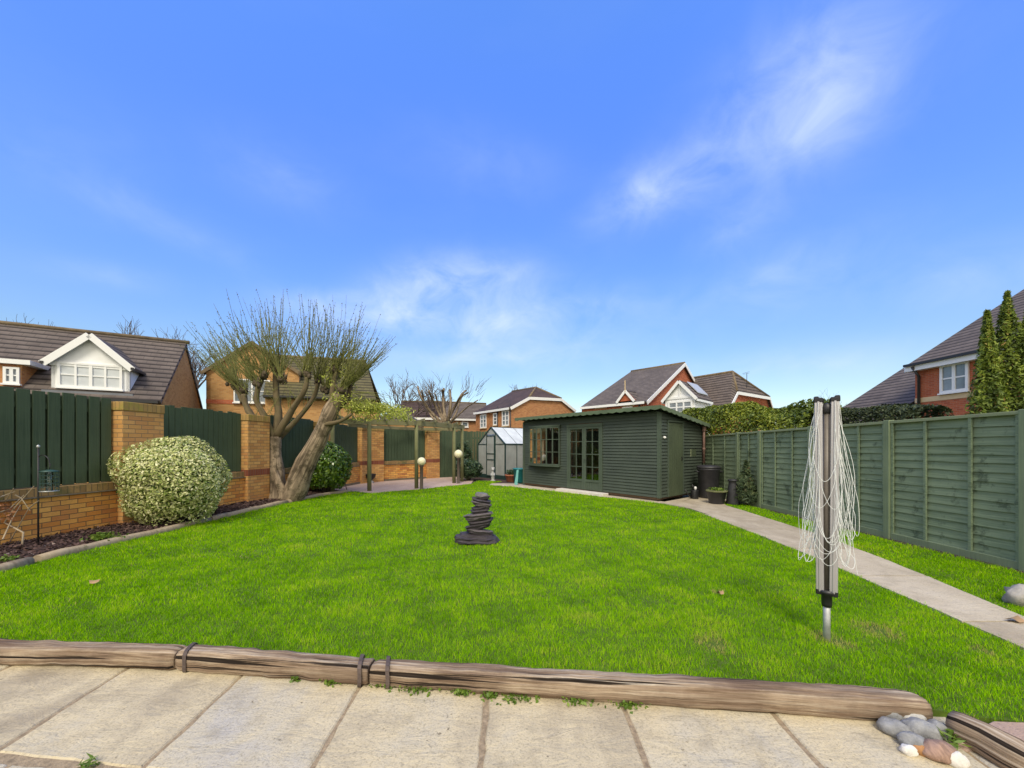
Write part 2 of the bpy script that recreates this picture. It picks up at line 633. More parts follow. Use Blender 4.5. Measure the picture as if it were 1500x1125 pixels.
MT['bark_limb'] = m_wood('olive limb bark', (.055, .042, .024), (.16, .125, .07), 'v', .95, stain=(.09, .085, .03), stain_lo=.52, bmp=1.0, fine=14)
MT['bark_dark'] = m_wood('dark tree bark', (.055, .043, .035), (.10, .08, .065), 'v', .95, bmp=.6, fine=20)
MT['knuckle'] = m_plain('pollard knuckle bark', (.085, .065, .04), .95, .4, 14, .8)
MT['shoot'] = m_plain('olive willow shoots', (.165, .17, .045), .8, .3, 5, 0)
MT['twig'] = m_plain('grey brown twig', (.11, .085, .07), .9, .3, 5, 0)
MT['dry_twig'] = m_plain('dry pale twig', (.42, .33, .22), .9, .3, 9, .2)
MT['white_stone'] = m_plain('pale garden boulder', (.38, .35, .30), .9, .45, 7, .8)
MT['statue'] = m_plain('weathered white cast stone', (.4, .4, .4), .8, .2, 20, .3)
MT['mulch_ground'] = m_plain('dark soil', (.06, .034, .03), 1.0, .4, 24, .8, bdist=.02)
MT['ground_far'] = m_plain('rough grass ground', (.07, .09, .035), 1.0, .3, .6, .2)
SKY_HUE, SKY_SAT, SKY_VAL = .5, 1.15, 1.0
CLOUD = (6.6, 7.6, 9.2)
BACK_FILL = (11.0, 10.3, 8.8)
SKY_STR = .12
SUN_STR, SUN_ANG = 2.6, 18
EXPOSURE = 0.1
SKY_GAIN = (3.05, 2.98, 3.3)


# ------------------------------------------------------------------ special materials
def mat_log():
    m, nt, p, out = newmat('weathered log timber')
    uv = coords(nt, 'UV', (34, 1.1, 1))
    g = noise_t(nt, uv, 1.0, 7, .7, .6)
    col = ramp(nt, g, [(.3, (.07, .05, .035)), (.42, (.23, .16, .105)), (.55, (.40, .31, .22)), (.68, (.58, .50, .40))])
    big = noise_t(nt, coords(nt, 'Object'), 2.6, 5, .65)
    col = mixc(nt, ramp(nt, big, [(.38, (0, 0, 0)), (.62, (.8, .8, .8))]), col, mixc(nt, .6, col, (.10, .06, .045)))
    sx = N_(nt, 'ShaderNodeNewGeometry')
    cr = noise_t(nt, coords(nt, 'UV', (26, .42, 1)), 1.0, 4, .55, .25)
    crack = ramp(nt, cr, [(.37, (1, 1, 1)), (.40, (0, 0, 0))])
    col = mixc(nt, crack, col, (.016, .011, .008))
    fl = noise_t(nt, coords(nt, 'UV', (110, 3, 1)), 1.0, 4, .6, .2)
    col = mixc(nt, ramp(nt, fl, [(.3, (.6, .6, .6)), (.5, (0, 0, 0))]), col, (.05, .035, .025))
    nt.links.new(col, p.inputs['Base Color'])
    p.inputs['Roughness'].default_value = .92
    p.inputs['Specular IOR Level'].default_value = .2
    inv = N_(nt, 'ShaderNodeMath', operation='SUBTRACT')
    nt.links.new(g, inv.inputs[0])
    nt.links.new(crack, inv.inputs[1])
    bump(nt, p, inv.outputs[0], .9, .012)
    return m


def mat_flag(name, stops, tint_name=True, speck=.35, fine=90, bs=.5):
    """riven stone flags; each flag has its own tone (face attribute tint)"""
    m, nt, p, out = newmat(name)
    ob = coords(nt, 'Object')
    at = N_(nt, 'ShaderNodeAttribute', attribute_name='tint')
    n1 = noise_t(nt, coords(nt, 'Object', (1, .6, 1)), 2.3, 7, .62, .5)
    mx = N_(nt, 'ShaderNodeMath', operation='MULTIPLY_ADD')
    nt.links.new(at.outputs['Fac'], mx.inputs[0])
    mx.inputs[1].default_value = .36
    nt.links.new(n1, mx.inputs[2])
    sb = N_(nt, 'ShaderNodeMath', operation='SUBTRACT')
    nt.links.new(mx.outputs[0], sb.inputs[0])
    sb.inputs[1].default_value = .17
    col = ramp(nt, sb.outputs[0], stops)
    n2 = noise_t(nt, ob, fine, 5, .75)
    col = mixc(nt, ramp(nt, n2, [(.32, (speck * 1.7,) * 3), (.5, (0, 0, 0))]), col, sc(stops[0][1], .5))
    n3 = noise_t(nt, ob, 6, 6, .7)
    col = mixc(nt, ramp(nt, n3, [(.5, (0, 0, 0)), (.7, (.4, .4, .4))]), col, sc(stops[0][1], .7))
    n4 = noise_t(nt, ob, 30, 3, .5)
    col = mixc(nt, ramp(nt, n4, [(.70, (0, 0, 0)), (.76, (.8, .8, .8))]), col, sc(stops[0][1], .45))
    n5 = noise_t(nt, coords(nt, 'Object', (3, 14, 1)), 1.5, 6, .7, .8)
    col = mixc(nt, ramp(nt, n5, [(.60, (0, 0, 0)), (.70, (.5, .5, .5))]), col, sc(stops[0][1], .6))
    nt.links.new(col, p.inputs['Base Color'])
    p.inputs['Roughness'].default_value = .88
    p.inputs['Specular IOR Level'].default_value = .25
    rv = noise_t(nt, coords(nt, 'Object', (1, 2.2, 1)), 5.5, 8, .68, .6)
    b1 = bump(nt, p, rv, 1.0 * bs, .035)
    bump(nt, p, n2, .4 * bs, .004, b1)
    return m


MT['log'] = mat_log()
MT['flag'] = mat_flag('riven buff paving flags', [(.2, (.33, .275, .195)), (.38, (.455, .385, .265)), (.52, (.565, .48, .32)), (.66, (.51, .455, .345)), (.82, (.44, .42, .395))])
MT['joint'] = m_plain('sandy paving joint', (.31, .235, .15), 1.0, .5, 40, .8)
MT['pathc'] = mat_flag('old concrete path', [(.22, (.36, .30, .22)), (.5, (.50, .43, .325)), (.8, (.58, .51, .40))], speck=.3, bs=.4)
MT['pinkflag'] = mat_flag('pink paving', [(.22, (.36, .25, .2)), (.5, (.48, .35, .29)), (.8, (.54, .42, .36))], bs=.5)
MT['slate'] = m_plain('dark purple slate', (.045, .037, .045), .7, .4, 12, .7, spec=.5, kind='Object', stretch=(1, 1, 5), bdist=.012)
MT['slate_mid'] = m_plain('lighter purple slate', (.105, .09, .10), .7, .45, 12, .7, stretch=(1, 1, 5), bdist=.012)
MT['slate_pale'] = m_plain('pale topped slate', (.15, .14, .14), .75, .35, 12, .6, stretch=(1, 1, 4))
MT['edging'] = m_wood('weathered stone edging', (.20, .15, .10), (.38, .31, .22), 'u', .9, stain=(.13, .12, .06), stain_lo=.6, bmp=.6, fine=30)
MT['step'] = m_plain('pale concrete step', (.60, .56, .50), .9, .15, 7, .4)

# leaf materials: the tint is each leaf's own colour
MT['grass'] = m_leaf('lawn grass blades', [(0, (.09, .215, .001)), (.25, (.165, .375, .002)), (.5, (.245, .515, .003)), (.72, (.325, .585, .004)), (.93, (.45, .645, .015)), (1, (.48, .43, .13))], .9, .35, spec=0.0)
MT['lawn_soil'] = m_plain('mossy soil under the lawn', (.07, .12, .006), 1.0, .4, 9, .5)
MT['variegated'] = m_leaf('variegated leaves', [(0, (.08, .13, .025)), (.26, (.19, .27, .05)), (.42, (.42, .48, .14)), (.72, (.66, .66, .31)), (1, (.78, .76, .46))], .4, .2)
MT['laurel'] = m_leaf('glossy green leaves', [(0, (.03, .065, .012)), (.5, (.075, .15, .016)), (.85, (.18, .28, .02)), (1, (.34, .44, .05))], .3, .2, spec=.6)
MT['dark_shrub'] = m_leaf('dark shrub leaves', [(0, (.02, .045, .02)), (.6, (.05, .09, .04)), (1, (.11, .16, .08))], .4, .15)
MT['hedge'] = m_leaf('yellow green hedge leaves', [(0, (.05, .08, .01)), (.4, (.14, .19, .02)), (.75, (.30, .34, .035)), (1, (.46, .46, .06))], .5, .25)
MT['dark_hedge'] = m_leaf('dark trimmed hedge leaves', [(0, (.022, .034, .014)), (.6, (.05, .07, .026)), (1, (.10, .12, .045))], .6, .15)
MT['conifer'] = m_leaf('golden conifer sprays', [(0, (.03, .05, .01)), (.45, (.11, .165, .02)), (.88, (.27, .33, .035)), (1, (.28, .18, .05))], .6, .2)
MT['conifer_small'] = m_leaf('dull conifer sprays', [(0, (.03, .05, .025)), (.6, (.065, .10, .04)), (.9, (.13, .15, .06)), (1, (.2, .14, .08))], .6, .15)
MT['willow_leaf'] = m_leaf('new willow leaves', [(0, (.20, .25, .03)), (.5, (.42, .47, .06)), (1, (.66, .66, .22))], .5, .35)
MT['weed'] = m_leaf('weed leaves', [(0, (.06, .11, .012)), (.6, (.13, .22, .025)), (1, (.24, .32, .05))], .5, .3)
MT['bark_chip'] = m_leaf('bark chippings', [(0, (.035, .02, .018)), (.5, (.085, .048, .042)), (.8, (.14, .085, .07)), (1, (.30, .24, .2))], .95, 0)
MT['bud'] = m_leaf('dark buds', [(0, (.07, .07, .025)), (1, (.20, .21, .05))], .8, .1)
MT['pebble_grey'] = m_plain('grey river stone', (.25, .25, .25), .85, .45, 22, .7)
MT['pebble_pale'] = m_plain('pale grey stone', (.42, .41, .39), .85, .4, 22, .7)
MT['pebble_white'] = m_plain('white quartz stone', (.66, .63, .58), .7, .25, 18, .6)
MT['pebble_orange'] = m_plain('orange brown stone', (.40, .20, .08), .8, .5, 18, .6)
MT['pebble_brown'] = m_plain('brown streaked stone', (.30, .19, .14), .8, .6, 14, .6, stretch=(3, 1, 1))
MT['pebble_dark'] = m_plain('dark slate stone', (.11, .11, .13), .7, .25, 14, .3)
MT['dead_leaf'] = m_plain('dead brown leaf', (.34, .22, .12), .9, .2, 30, .2)
MT['moss_tuft'] = m_leaf('brown moss tuft', [(0, (.10, .08, .03)), (1, (.24, .2, .07))], .9, 0)

# ------------------------------------------------------------------ setting
LOGS = [(-500, 905), (-220, 936), (0, 955), (150, 958), (280, 963), (420, 973), (540, 983), (680, 992), (800, 1000), (950, 1009), (1100, 1018), (1230, 1027), (1350, 1037)]
LOGP = [G(x, y, .03) for x, y in LOGS]
LOG4 = [G(1392, 1060, .03), G(1440, 1082, .03), G(1500, 1116, .02), V((2.62, 1.32, .02))]


def log_y(x):
    P = LOGP
    for a, b in zip(P, P[1:]):
        if a.x <= x <= b.x:
            return a.y + (b.y - a.y) * (x - a.x) / (b.x - a.x)
    return P[-1].y if x > P[-1].x else P[0].y


def sheet(name, pts, z, mat, thick=0.0):
    mb = MB()
    pts = [V((p[0], p[1], z)) for p in pts]
    if thick:
        mb.prism(pts, (0, 0, -thick))
    else:
        ar = sum(pts[i].x * pts[(i + 1) % len(pts)].y - pts[(i + 1) % len(pts)].x * pts[i].y for i in range(len(pts)))
        mb.poly(pts if ar > 0 else pts[::-1])
    o = mb.build(name, mat)
    o['kind'] = 'structure'
    return o


sheet('ground', [(-260, -200), (260, -200), (260, 300), (-260, 300)], -.14, MT['ground_far'])

# the far side of each boundary: gardens beyond, same sheet

FX = lambda y: 5.83 - .01 * y                          # the right fence line
WX = lambda y: -7.45 + .1286 * y                        # the left wall line (lawn face of the low wall)

pl = [(985, 741), (1010, 746), (1040, 757), (1100, 780), (1180, 812), (1250, 842), (1350, 886), (1500, 952)]
pr = [(1500, 906), (1400, 863), (1300, 822), (1200, 784), (1100, 752), (1064, 741)]
PATH_L = [G(x, y) for x, y in pl] + [V((3.38, 1.2, 0)), V((3.3, -.5, 0))]
PATH_R = [V((4.05, -.5, 0)), V((4.12, 1.2, 0))] + [G(x, y) for x, y in pr]
path_poly = PATH_L[::1] + PATH_R + [V((5.3, 9.3, 0)), V((5.68, 9.6, 0)), V((5.7, 10.9, 0)), V((3.75, 9.4, 0)), V((3.45, 9.15, 0))]


# the shed's frame: a runs along its front to the left, b along its side to the back
S0 = V((3.73, 9.33, 0))
SU, SV = V((-.642, .767, 0)), V((.767, .642, 0))


def S(a, b, z=0.0):
    return S0 + SU * a + SV * b + V((0, 0, z))


SL, SW = 5.13, 2.5
strip = [S(-.12, -.24), S(2.5, -.42), S(5.0, -.62), S(6.0, -.95), S(6.3, -.6), S(5.5, .3), S(5.5, .2), S(-.1, .2)]

# paths with cracks between bays are cut into bays
def path_obj():
    mb = MB()
    tints = []

    def add(pts, z, th):
        n0 = len(mb.f)
        mb.prism([V((p.x, p.y, z)) for p in pts], (0, 0, -th))
        tints.extend([random.random()] * (len(mb.f) - n0))
    L = PATH_L[2:]
    R = [V((4.12, -.5, 0)), V((4.12, 1.2, 0))] + [G(x, y) for x, y in pr]
    R = R[::-1]

    def at(poly, y):
        for a, b in zip(poly, poly[1:]):
            if min(a.y, b.y) <= y <= max(a.y, b.y) and a.y != b.y:
                return a.lerp(b, (y - a.y) / (b.y - a.y))
        return poly[0] if abs(poly[0].y - y) < abs(poly[-1].y - y) else poly[-1]
    ys = [7.25, 6.2, 5.0, 3.95, 2.92, 2.0, 1.1, 0, -.5]
    for y0, y1 in zip(ys, ys[1:]):
        k = 4
        lp = [at(L, y0 + (y1 - y0) * (i / k)) for i in range(k + 1)]
        rp = [at(R, y0 + (y1 - y0) * (i / k)) for i in range(k + 1)]
        e = .008
        lp[0] = lp[0] + V((0, -e, 0)); rp[0] = rp[0] + V((0, -e, 0))
        lp[-1] = lp[-1] + V((0, e, 0)); rp[-1] = rp[-1] + V((0, e, 0))
        jit = lambda p: p + V((random.uniform(-.012, .012), 0, 0))
        add([jit(p) for p in lp] + [jit(p) for p in rp[::-1]], .014, .05)
    add([at(L, 7.26), V((at(L, 7.6).x - .0, 7.6, 0)), G(1040, 755), G(1010, 745), G(985, 740), S(-.12, -.24), S(-.1, .15), S(-.14, 2.4), V((5.66, 10.8, 0)),
         V((5.66, 9.55, 0)), V((5.3, 9.35, 0)), G(1064, 741), G(1085, 747), at(R, 7.26)], .010, .05)
    o = mb.build('garden_path', MT['pathc'], bevel=.006)
    o['kind'] = 'structure'
    at_ = o.data.attributes.new('tint', 'FLOAT', 'FACE')
    at_.data.foreach_set('value', tints)


path_obj()
def tinted_prisms(name, polys, z, th, mat, bevel=.006):
    mb = MB()
    t = []
    for pts in polys:
        n0 = len(mb.f)
        dz = random.uniform(-.003, .003)
        mb.prism([V((p[0], p[1], z + dz)) for p in pts], (0, 0, -th))
        t += [random.random()] * (len(mb.f) - n0)
    o = mb.build(name, mat, bevel=bevel)
    o['kind'] = 'structure'
    a = o.data.attributes.new('tint', 'FLOAT', 'FACE')
    a.data.foreach_set('value', t)
    return o


tinted_prisms('shed_path', [[S(-.12, -.24), S(2.5, -.42), S(2.5, .1), S(-.1, .1)], [S(2.51, -.42), S(5.0, -.62), S(5.2, .1), S(2.51, .1)],
                            [S(5.01, -.625), S(6.0, -.95), S(6.4, -.5), S(5.8, .25), S(5.22, .1)]], .006, .05, MT['pathc'])

# patio flags: rows parallel to the house, columns running away from it
def patio():
    def edge(a, b, n=11, amp=.0055):
        a, b = V((*a, 0)), V((*b, 0))
        d = (b - a)
        s = V((-d.y, d.x, 0)).normalized()
        return [a + d * (i / n) + (s * random.uniform(-amp, amp) if i else V((0, 0, 0))) for i in range(n)]
    polys = []
    rows = [(1.63, 2.75, [-5.6, -4.8, -4.02, -3.2, -2.42, -1.645, -.89, -.14, .6, 1.37, 2.1, 2.75], .02),
            (.78, 1.61, [-5.2, -4.4, -3.6, -2.95, -2.2, -1.35, -.6, .2, .95, 1.7, 2.5], 0.0),
            (-.3, .76, [-5.0, -4.2, -3.4, -2.5, -1.7, -.9, -.1, .7, 1.5, 2.3], 0.0)]
    for y0, y1, xs, sk in rows:
        for x0, x1 in zip(xs, xs[1:]):
            g = random.uniform(.008, .014)
            f = lambda x: x * .045 * .3
            if y0 > 1.5:
                yb = max(log_y(x0), log_y(x1)) + .03
                yb = min(yb, y1)
            else:
                yb = y1
            k0, k1 = x0 + f(x0) * 2, x1 + f(x1) * 2
            sl_ = lambda x: -.108 * x - .175
            ya0, ya1 = y0 + sl_(x0), y0 + sl_(x1)
            yb0, yb1 = (yb, yb) if y0 > 1.5 else (yb + sl_(x0), yb + sl_(x1))
            c = [(x0 + g, ya0 + g), (x1 - g, ya1 + g), (k1 - g, yb1 - g), (k0 + g, yb0 - g)]
            pts = []
            for i in range(4):
                pts += edge(c[i], c[(i + 1) % 4])
            polys.append(pts)
    tinted_prisms('patio', polys, -.03, .05, MT['flag'], bevel=.007)
    sheet('patio_joints', [(-5.8, -.3), (2.9, -.3), (2.9, 1.8), (2.2, 2.0), (0, 2.2), (-2, 2.42), (-4.3, 2.68), (-5.8, 2.84)], -.036, MT['joint'])


patio()
tinted_prisms('side_paving', [[(2.45, 1.88), (2.62, 1.87), (3.3, 1.85), (3.3, 1.55), (2.7, 1.5), (2.1, 1.75)],
                              [(2.72, 1.49), (3.3, 1.535), (3.3, .8), (2.78, .9)]], .0, .06, MT['pinkflag'])

# lawn outline
EDGE = [V((-5.95, .5, 0)), V((-5.78, 2.5, 0)), G(0, 838), G(75, 818), G(150, 800), G(240, 780), G(330, 757.5), G(410, 739), G(480, 725), G(520, 720)]
near = [V((p.x, p.y + .02, 0)) for p in LOGP][::-1]
lawn_poly = (EDGE[1:] + [G(545, 723), G(575, 720), G(612, 717.5), G(650, 713), G(690, 709), G(700, 704.5), G(735, 705.5), S(6.3, -.6), S(6.0, -.95), S(5.0, -.62), S(2.5, -.42), S(-.12, -.24)]
             + PATH_L[:-2] + [V((3.4, 1.86, 0)), V((2.62, 1.87, 0)), V((2.45, 1.9, 0)), V((2.2, 1.97, 0))] + near[:-1])
strip_poly = PATH_R[2:] + [V((5.3, 9.2, 0)), V((FX(9) - .16, 9.0, 0)), V((FX(2) - .16, 2, 0)), V((FX(1) - .16, 1, 0)), V((4.13, 1.2, 0))]
lawn_poly = [(p.x, p.y) for p in lawn_poly]
strip_poly = [(p.x, p.y) for p in strip_poly]


def inside(P, poly):
    x, y = P[:, 0], P[:, 1]
    r = np.zeros(len(P), bool)
    n = len(poly)
    for i in range(n):
        x0, y0 = poly[i]
        x1, y1 = poly[(i + 1) % n]
        if y0 == y1:
            continue
        c = ((y0 > y) != (y1 > y)) & (x < (x1 - x0) * (y - y0) / (y1 - y0) + x0)
        r ^= c
    return r


sheet('lawn', lawn_poly, 0.0, MT['lawn_soil'], .1)
sheet('lawn_verge', strip_poly, 0.001, MT['lawn_soil'])

BARE = [(G(1045, 945), .10), (G(1285, 925), .13), (G(1232, 945), .07), (G(1215, 936), .09), (G(1440, 955), .06), (G(1050, 868), .05)]


def grass(name, poly, label):
    xs = [p[0] for p in poly]
    ys = [p[1] for p in poly]
    Ps, Hs, Ws = [], [], []
    bands = [(0, 3.2, 14500, .024, .0026), (3.2, 4.6, 9000, .026, .0036), (4.6, 6.8, 4300, .029, .0052), (6.8, 10, 2200, .03, .008), (10, 18, 1000, .032, .013)]
    for y0, y1, dens, h, w in bands:
        a, b = max(y0, min(ys)), min(y1, max(ys))
        if b <= a:
            continue
        n = int(dens * (max(xs) - min(xs)) * (b - a))
        P = np.stack([RNG.uniform(min(xs), max(xs), n), RNG.uniform(a, b, n)], 1)
        P = P[(np.abs(P[:, 0]) < 1.389 * P[:, 1] + 2.4)]
        P = P[inside(P, poly)]
        for c, r in BARE:
            d = np.hypot(P[:, 0] - c.x, (P[:, 1] - c.y))
            P = P[(d > r * (.1 + .9 * RNG.random(len(P))))]
        Ps.append(P)
        Hs.append(np.full(len(P), h))
        Ws.append(np.full(len(P), w))
    P = np.concatenate(Ps)
    P = P + RNG.normal(0, .016, P.shape)
    h, w = np.concatenate(Hs), np.concatenate(Ws)
    n = len(P)
    # lumpy growth: tufts stand taller, hollows lie lower
    q = np.concatenate([P, np.zeros((n, 1))], 1)
    lum = .5 * (lumps(q, .33, 9, 5, 9) + lumps(q, .28, 28, 6, 9))
    lum2 = (lumps(q, .35, 2.0, 9, 8) + lumps(q, .55, 7, 19, 9) + lumps(q, .6, 17, 29, 9)) / 3
    h = h * np.clip(lum, .45, 1.7) * RNG.uniform(.6, 1.35, n)
    w = w * RNG.uniform(.7, 1.3, n)
    az = RNG.uniform(0, 6.283, n)
    az2 = az + RNG.normal(0, .9, n)
    lean = np.abs(RNG.normal(.55, .35, n))
    sx, sy = np.cos(az), np.sin(az)
    lx, ly = np.cos(az2 + 1.57), np.sin(az2 + 1.57)
    b0 = np.stack([P[:, 0] - sx * w / 2, P[:, 1] - sy * w / 2, np.full(n, -.002)], 1)
    b1 = np.stack([P[:, 0] + sx * w / 2, P[:, 1] + sy * w / 2, np.full(n, -.002)], 1)
    mx, my = P[:, 0] + lx * lean * h * .35, P[:, 1] + ly * lean * h * .35
    m0 = np.stack([mx + sx * w * .4, my + sy * w * .4, h * .62], 1)
    m1 = np.stack([mx - sx * w * .4, my - sy * w * .4, h * .62], 1)
    tx, ty = P[:, 0] + lx * lean * h, P[:, 1] + ly * lean * h
    tp = np.stack([tx, ty, h], 1)
    Vv = np.stack([b0, b1, m0, m1, tp], 1).reshape(-1, 3)
    k = np.arange(n)[:, None] * 5
    # quad + triangle stored as two quads' worth of triangles
    tri = np.concatenate([k + np.array([[0, 1, 2]]), k + np.array([[0, 2, 3]]), k + np.array([[3, 2, 4]])], 1).reshape(-1, 3)
    t = np.clip(.49 + .45 * (lum2 - 1) + .17 * (lum - 1) / .3 + RNG.normal(0, .19, n), 0, .96)
    t = np.where(RNG.random(n) < .012, 1.0, t)
    for c, r in BARE:
        d = np.hypot(P[:, 0] - c.x, P[:, 1] - c.y)
        t = np.where((d < r * 1.5 * RNG.random(n) ** .5) & (RNG.random(n) < .75), 1.0, t)
    o = np_mesh(name, Vv, tri, np.repeat(t, 3), MT['grass'])
    tag(o, label, 'grass', kind='stuff')


grass('lawn_grass', lawn_poly, 'bright green mown grass of the main lawn')
grass('verge_grass', strip_poly, 'bright green grass strip between path and right fence')

# soil bed along the left wall, edging, pergola paving
bed_in = [(p.x, p.y) for p in EDGE]
bed_poly = bed_in + [(WX(11.4) - .05, 11.6), (WX(8) - .05, 8), (WX(4) - .05, 4), (WX(.5) - .05, .5)]


def bed():
    mb = MB()
    ys = np.arange(.6, 11.5, .22)
    for i, y in enumerate(ys):
        for k in range(7):
            e = [p for p in EDGE]
            ex = np.interp(y, [p.y for p in e], [p.x for p in e])
            x = ex - .03 + (WX(y) - .04 - ex) * k / 6
            mb.v.append(V((x, y, .035 + .05 * (k / 6) + .03 * noise.noise(V((x * 3, y * 3, 0))))))
    for i in range(len(ys) - 1):
        for k in range(6):
            a = i * 7 + k
            mb.face((a, a + 7, a + 8, a + 1), None, True)
    for j, f in enumerate(mb.f):
        mb.f[j] = f[::-1]
    o = mb.build('soil_bed', MT['mulch_ground'])
    o['kind'] = 'structure'
    n = 9000
    y = RNG.uniform(1.5, 11.2, n)
    ex = np.interp(y, [p.y for p in EDGE], [p.x for p in EDGE])
    f = RNG.random(n)
    x = ex - .06 + (WX(y) + .02 - ex) * f
    z = .05 + .05 * f + RNG.uniform(-.005, .02, n)
    P = np.stack([x, y, z], 1)
    Nn = np.tile([0, 0, 1.0], (n, 1))
    vv, ff = leaf_mesh(P, Nn, .055, .028, .45)
    o = np_mesh('bark_chippings', vv, ff, np.clip(RNG.beta(1.6, 2.2, n), 0, 1), MT['bark_chip'])
    tag(o, 'dark brown bark chippings spread over the bed below the left wall', 'bark chippings', kind='stuff')


bed()
CN = V((WX(14.3), 14.3, 0))                       # where the wall turns
BW1 = G(657, 699)                                  # end of its short back run
BD = (BW1 - CN).normalized()                       # direction of the back run
BNRM = V((BD.y, -BD.x, 0))                          # towards the lawn
pav = [G(520, 720), G(545, 723), G(575, 720), G(612, 717.5), G(650, 713), G(690, 709), G(694, 703), BW1 + BD * .6 - BNRM * .05, CN - BNRM * .05 + V((-.2, 0, 0)), V((WX(11.4) - .05, 11.4, 0))]
pp = sheet('pergola_paving', [(p.x, p.y) for p in pav], .012, MT['pinkflag'], .05)
a = pp.data.attributes.new('tint', 'FLOAT', 'FACE')
a.data.foreach_set('value', [.8] * len(pp.data.polygons))
# bare earth behind the lawn's far edge
sheet('soil_back', [G(690, 709), G(700, 704.5), G(735, 705.5), S(6.3, -.6), S(5.8, .3), S(7.5, 2.0), V((-1.0, 18.0, 0)), BW1 + BD * .5], -.004, MT['mulch_ground'])
sheet('soil_fence', [V((FX(0) - .17, 0, 0)), V((FX(9.2) - .17, 9.2, 0)), V((FX(9.2) + .1, 9.2, 0)), V((FX(0) + .1, 0, 0))], .004, MT['mulch_ground'])


# ------------------------------------------------------------------ logs between lawn and patio
def log(p, r0, r1, label, seed, straps=()):
    """p: centre points; r: radii; straps: distances along the log of iron straps"""
    pts = []
    for a, b in zip(p, p[1:]):
        n = max(2, int((b - a).length / .03))
        pts += [a.lerp(b, i / n) for i in range(n)]
    pts.append(p[-1])
    n = len(pts)
    rad = []
    for i in range(n):
        t = i / (n - 1)
        r = r0 + (r1 - r0) * t
        r *= 1 + .09 * noise.noise(V((t * 9, seed, 0)))
        if i == 0 or i == n - 1:
            r *= .86
        rad.append(r)
    mb = MB().tube(pts, rad, 60, True, squash=3.2, lump=.10, seed=seed, groove=.13)
    o = mb.build('border_log', MT['log'])
    tag(o, label, 'log', 'logs edging the lawn')
    for s in straps:
        d = 0
        for a, b in zip(pts, pts[1:]):
            L = (b - a).length
            if d + L >= s:
                c = a.lerp(b, (s - d) / L)
                ax = (b - a).normalized()
                break
            d += L
        side = ax.cross(UP).normalized()
        up = side.cross(ax)
        rr = (r0 + r1) / 2 * 1.0
        st = MB()
        ring = []
        for k in range(-4, 15):
            an = math.pi * (k / 10)
            cc, ss = math.cos(an), math.sin(an)
            q = rr * 1.09 / ((abs(cc) ** 3.4 + abs(ss) ** 3.4) ** (1 / 3.4))
            ring.append(c + side * cc * q + up * ss * q + ax * .03 * (cc))
        for q0, q1 in zip(ring, ring[1:]):
            st.obox(q0 - ax * .012, ax * .024, (q1 - q0) * 1.05, (q0 - c).normalized() * .006)
        st.build('strap', MT['rust_iron'], o)


def logpts(x0, x1):
    out = [V((x0, log_y(x0), .03))]
    out += [p for p in LOGP if x0 < p.x < x1]
    return out + [V((x1, log_y(x1), .03))]


XA, XB, XC = G(268, 962, .03).x, G(546, 983, .03).x, LOGP[-1].x
log(logpts(-5.7, XA - .006), .068, .064, 'long weathered log at the left end of the patio, split along its face', 1.0, straps=[])
log(logpts(XA + .006, XB - .006), .067, .064, 'short weathered log with an iron strap at each end', 2.3, straps=[.05, (XB - XA) - .07])
log(logpts(XB + .008, XC), .064, .067, 'longest weathered log in the centre with deep cracks and one strap near its left end', 4.1, straps=[.09])
log(LOG4, .068, .072, 'dark weathered log slanting away at the right corner of the patio behind the stones', 6.2)

# stones heaped at the corner of the patio
STN = [(1262, 1040, .075, .05, 'pebble_pale', 'large smooth pale stone at the left end of the heap by the logs'),
       (1300, 1050, .062, .045, 'pebble_grey', 'grey stone lying against the end of the longest log'),
       (1316, 1032, .055, .06, 'pebble_dark', 'dark slate stone tucked under the end of the longest log'),
       (1310, 1068, .07, .04, 'pebble_grey', 'long grey stone in front of the stone heap'),
       (1338, 1056, .06, .045, 'pebble_pale', 'pale stone wedged in the middle of the stone heap'),
       (1350, 1076, .065, .055, 'pebble_grey', 'round grey stone on top of the orange stone'),
       (1338, 1090, .055, .04, 'pebble_grey', 'flat grey stone at the patio edge of the heap'),
       (1372, 1072, .05, .045, 'pebble_grey', 'small grey stone touching the dark slanting log'),
       (1331, 1098, .032, .025, 'pebble_white', 'tiny white stone left of the orange stone'),
       (1349, 1097, .036, .03, 'pebble_orange', 'small orange stone in the heap on the patio'),
       (1376, 1103, .07, .042, 'pebble_brown', 'brown and white streaked stone at the front of the heap'),
       (1400, 1114, .045, .035, 'pebble_white', 'white quartz stone at the right end of the heap'),
       (1290, 1030, .05, .045, 'pebble_grey', 'half hidden grey stone between pale stone and the longest log')]
for i, (x, y, r, hh, mk, lab) in enumerate(STN):
    c = G(x, y + 7, -.03)
    o = MB().blob((c.x, c.y, -.03 + hh * .72), (r * random.uniform(.9, 1.1), r * random.uniform(.6, .8), hh), .2, 1.9, 20, 12, i * 3.1, random.uniform(-.9, .2)).build('stone', MT[mk])
    tag(o, lab, 'stone', 'stones heaped at the patio corner')

# ------------------------------------------------------------------ edging of the left bed
EL = [(-3.0, 1.4, 'weathered edging board at the near left of the bed'),
      ]


def edging(y0, y1, label, r=.055):
    e = EDGE
    n = max(4, int((y1 - y0) / .25))
    pts = []
    for i in range(n + 1):
        y = y0 + (y1 - y0) * i / n
        x = float(np.interp(y, [p.y for p in e], [p.x for p in e]))
        pts.append(V((x, y, .028 + .006 * math.sin(i * 2.1))))
    o = MB().tube(pts, [r * (1 + .12 * noise.noise(V((i * .7, y0, 0)))) for i in range(n + 1)], 12, True, squash=4, lump=.12, seed=y0).build('bed_edging', MT['edging'])
    tag(o, label, 'edging', 'edging along the left bed')


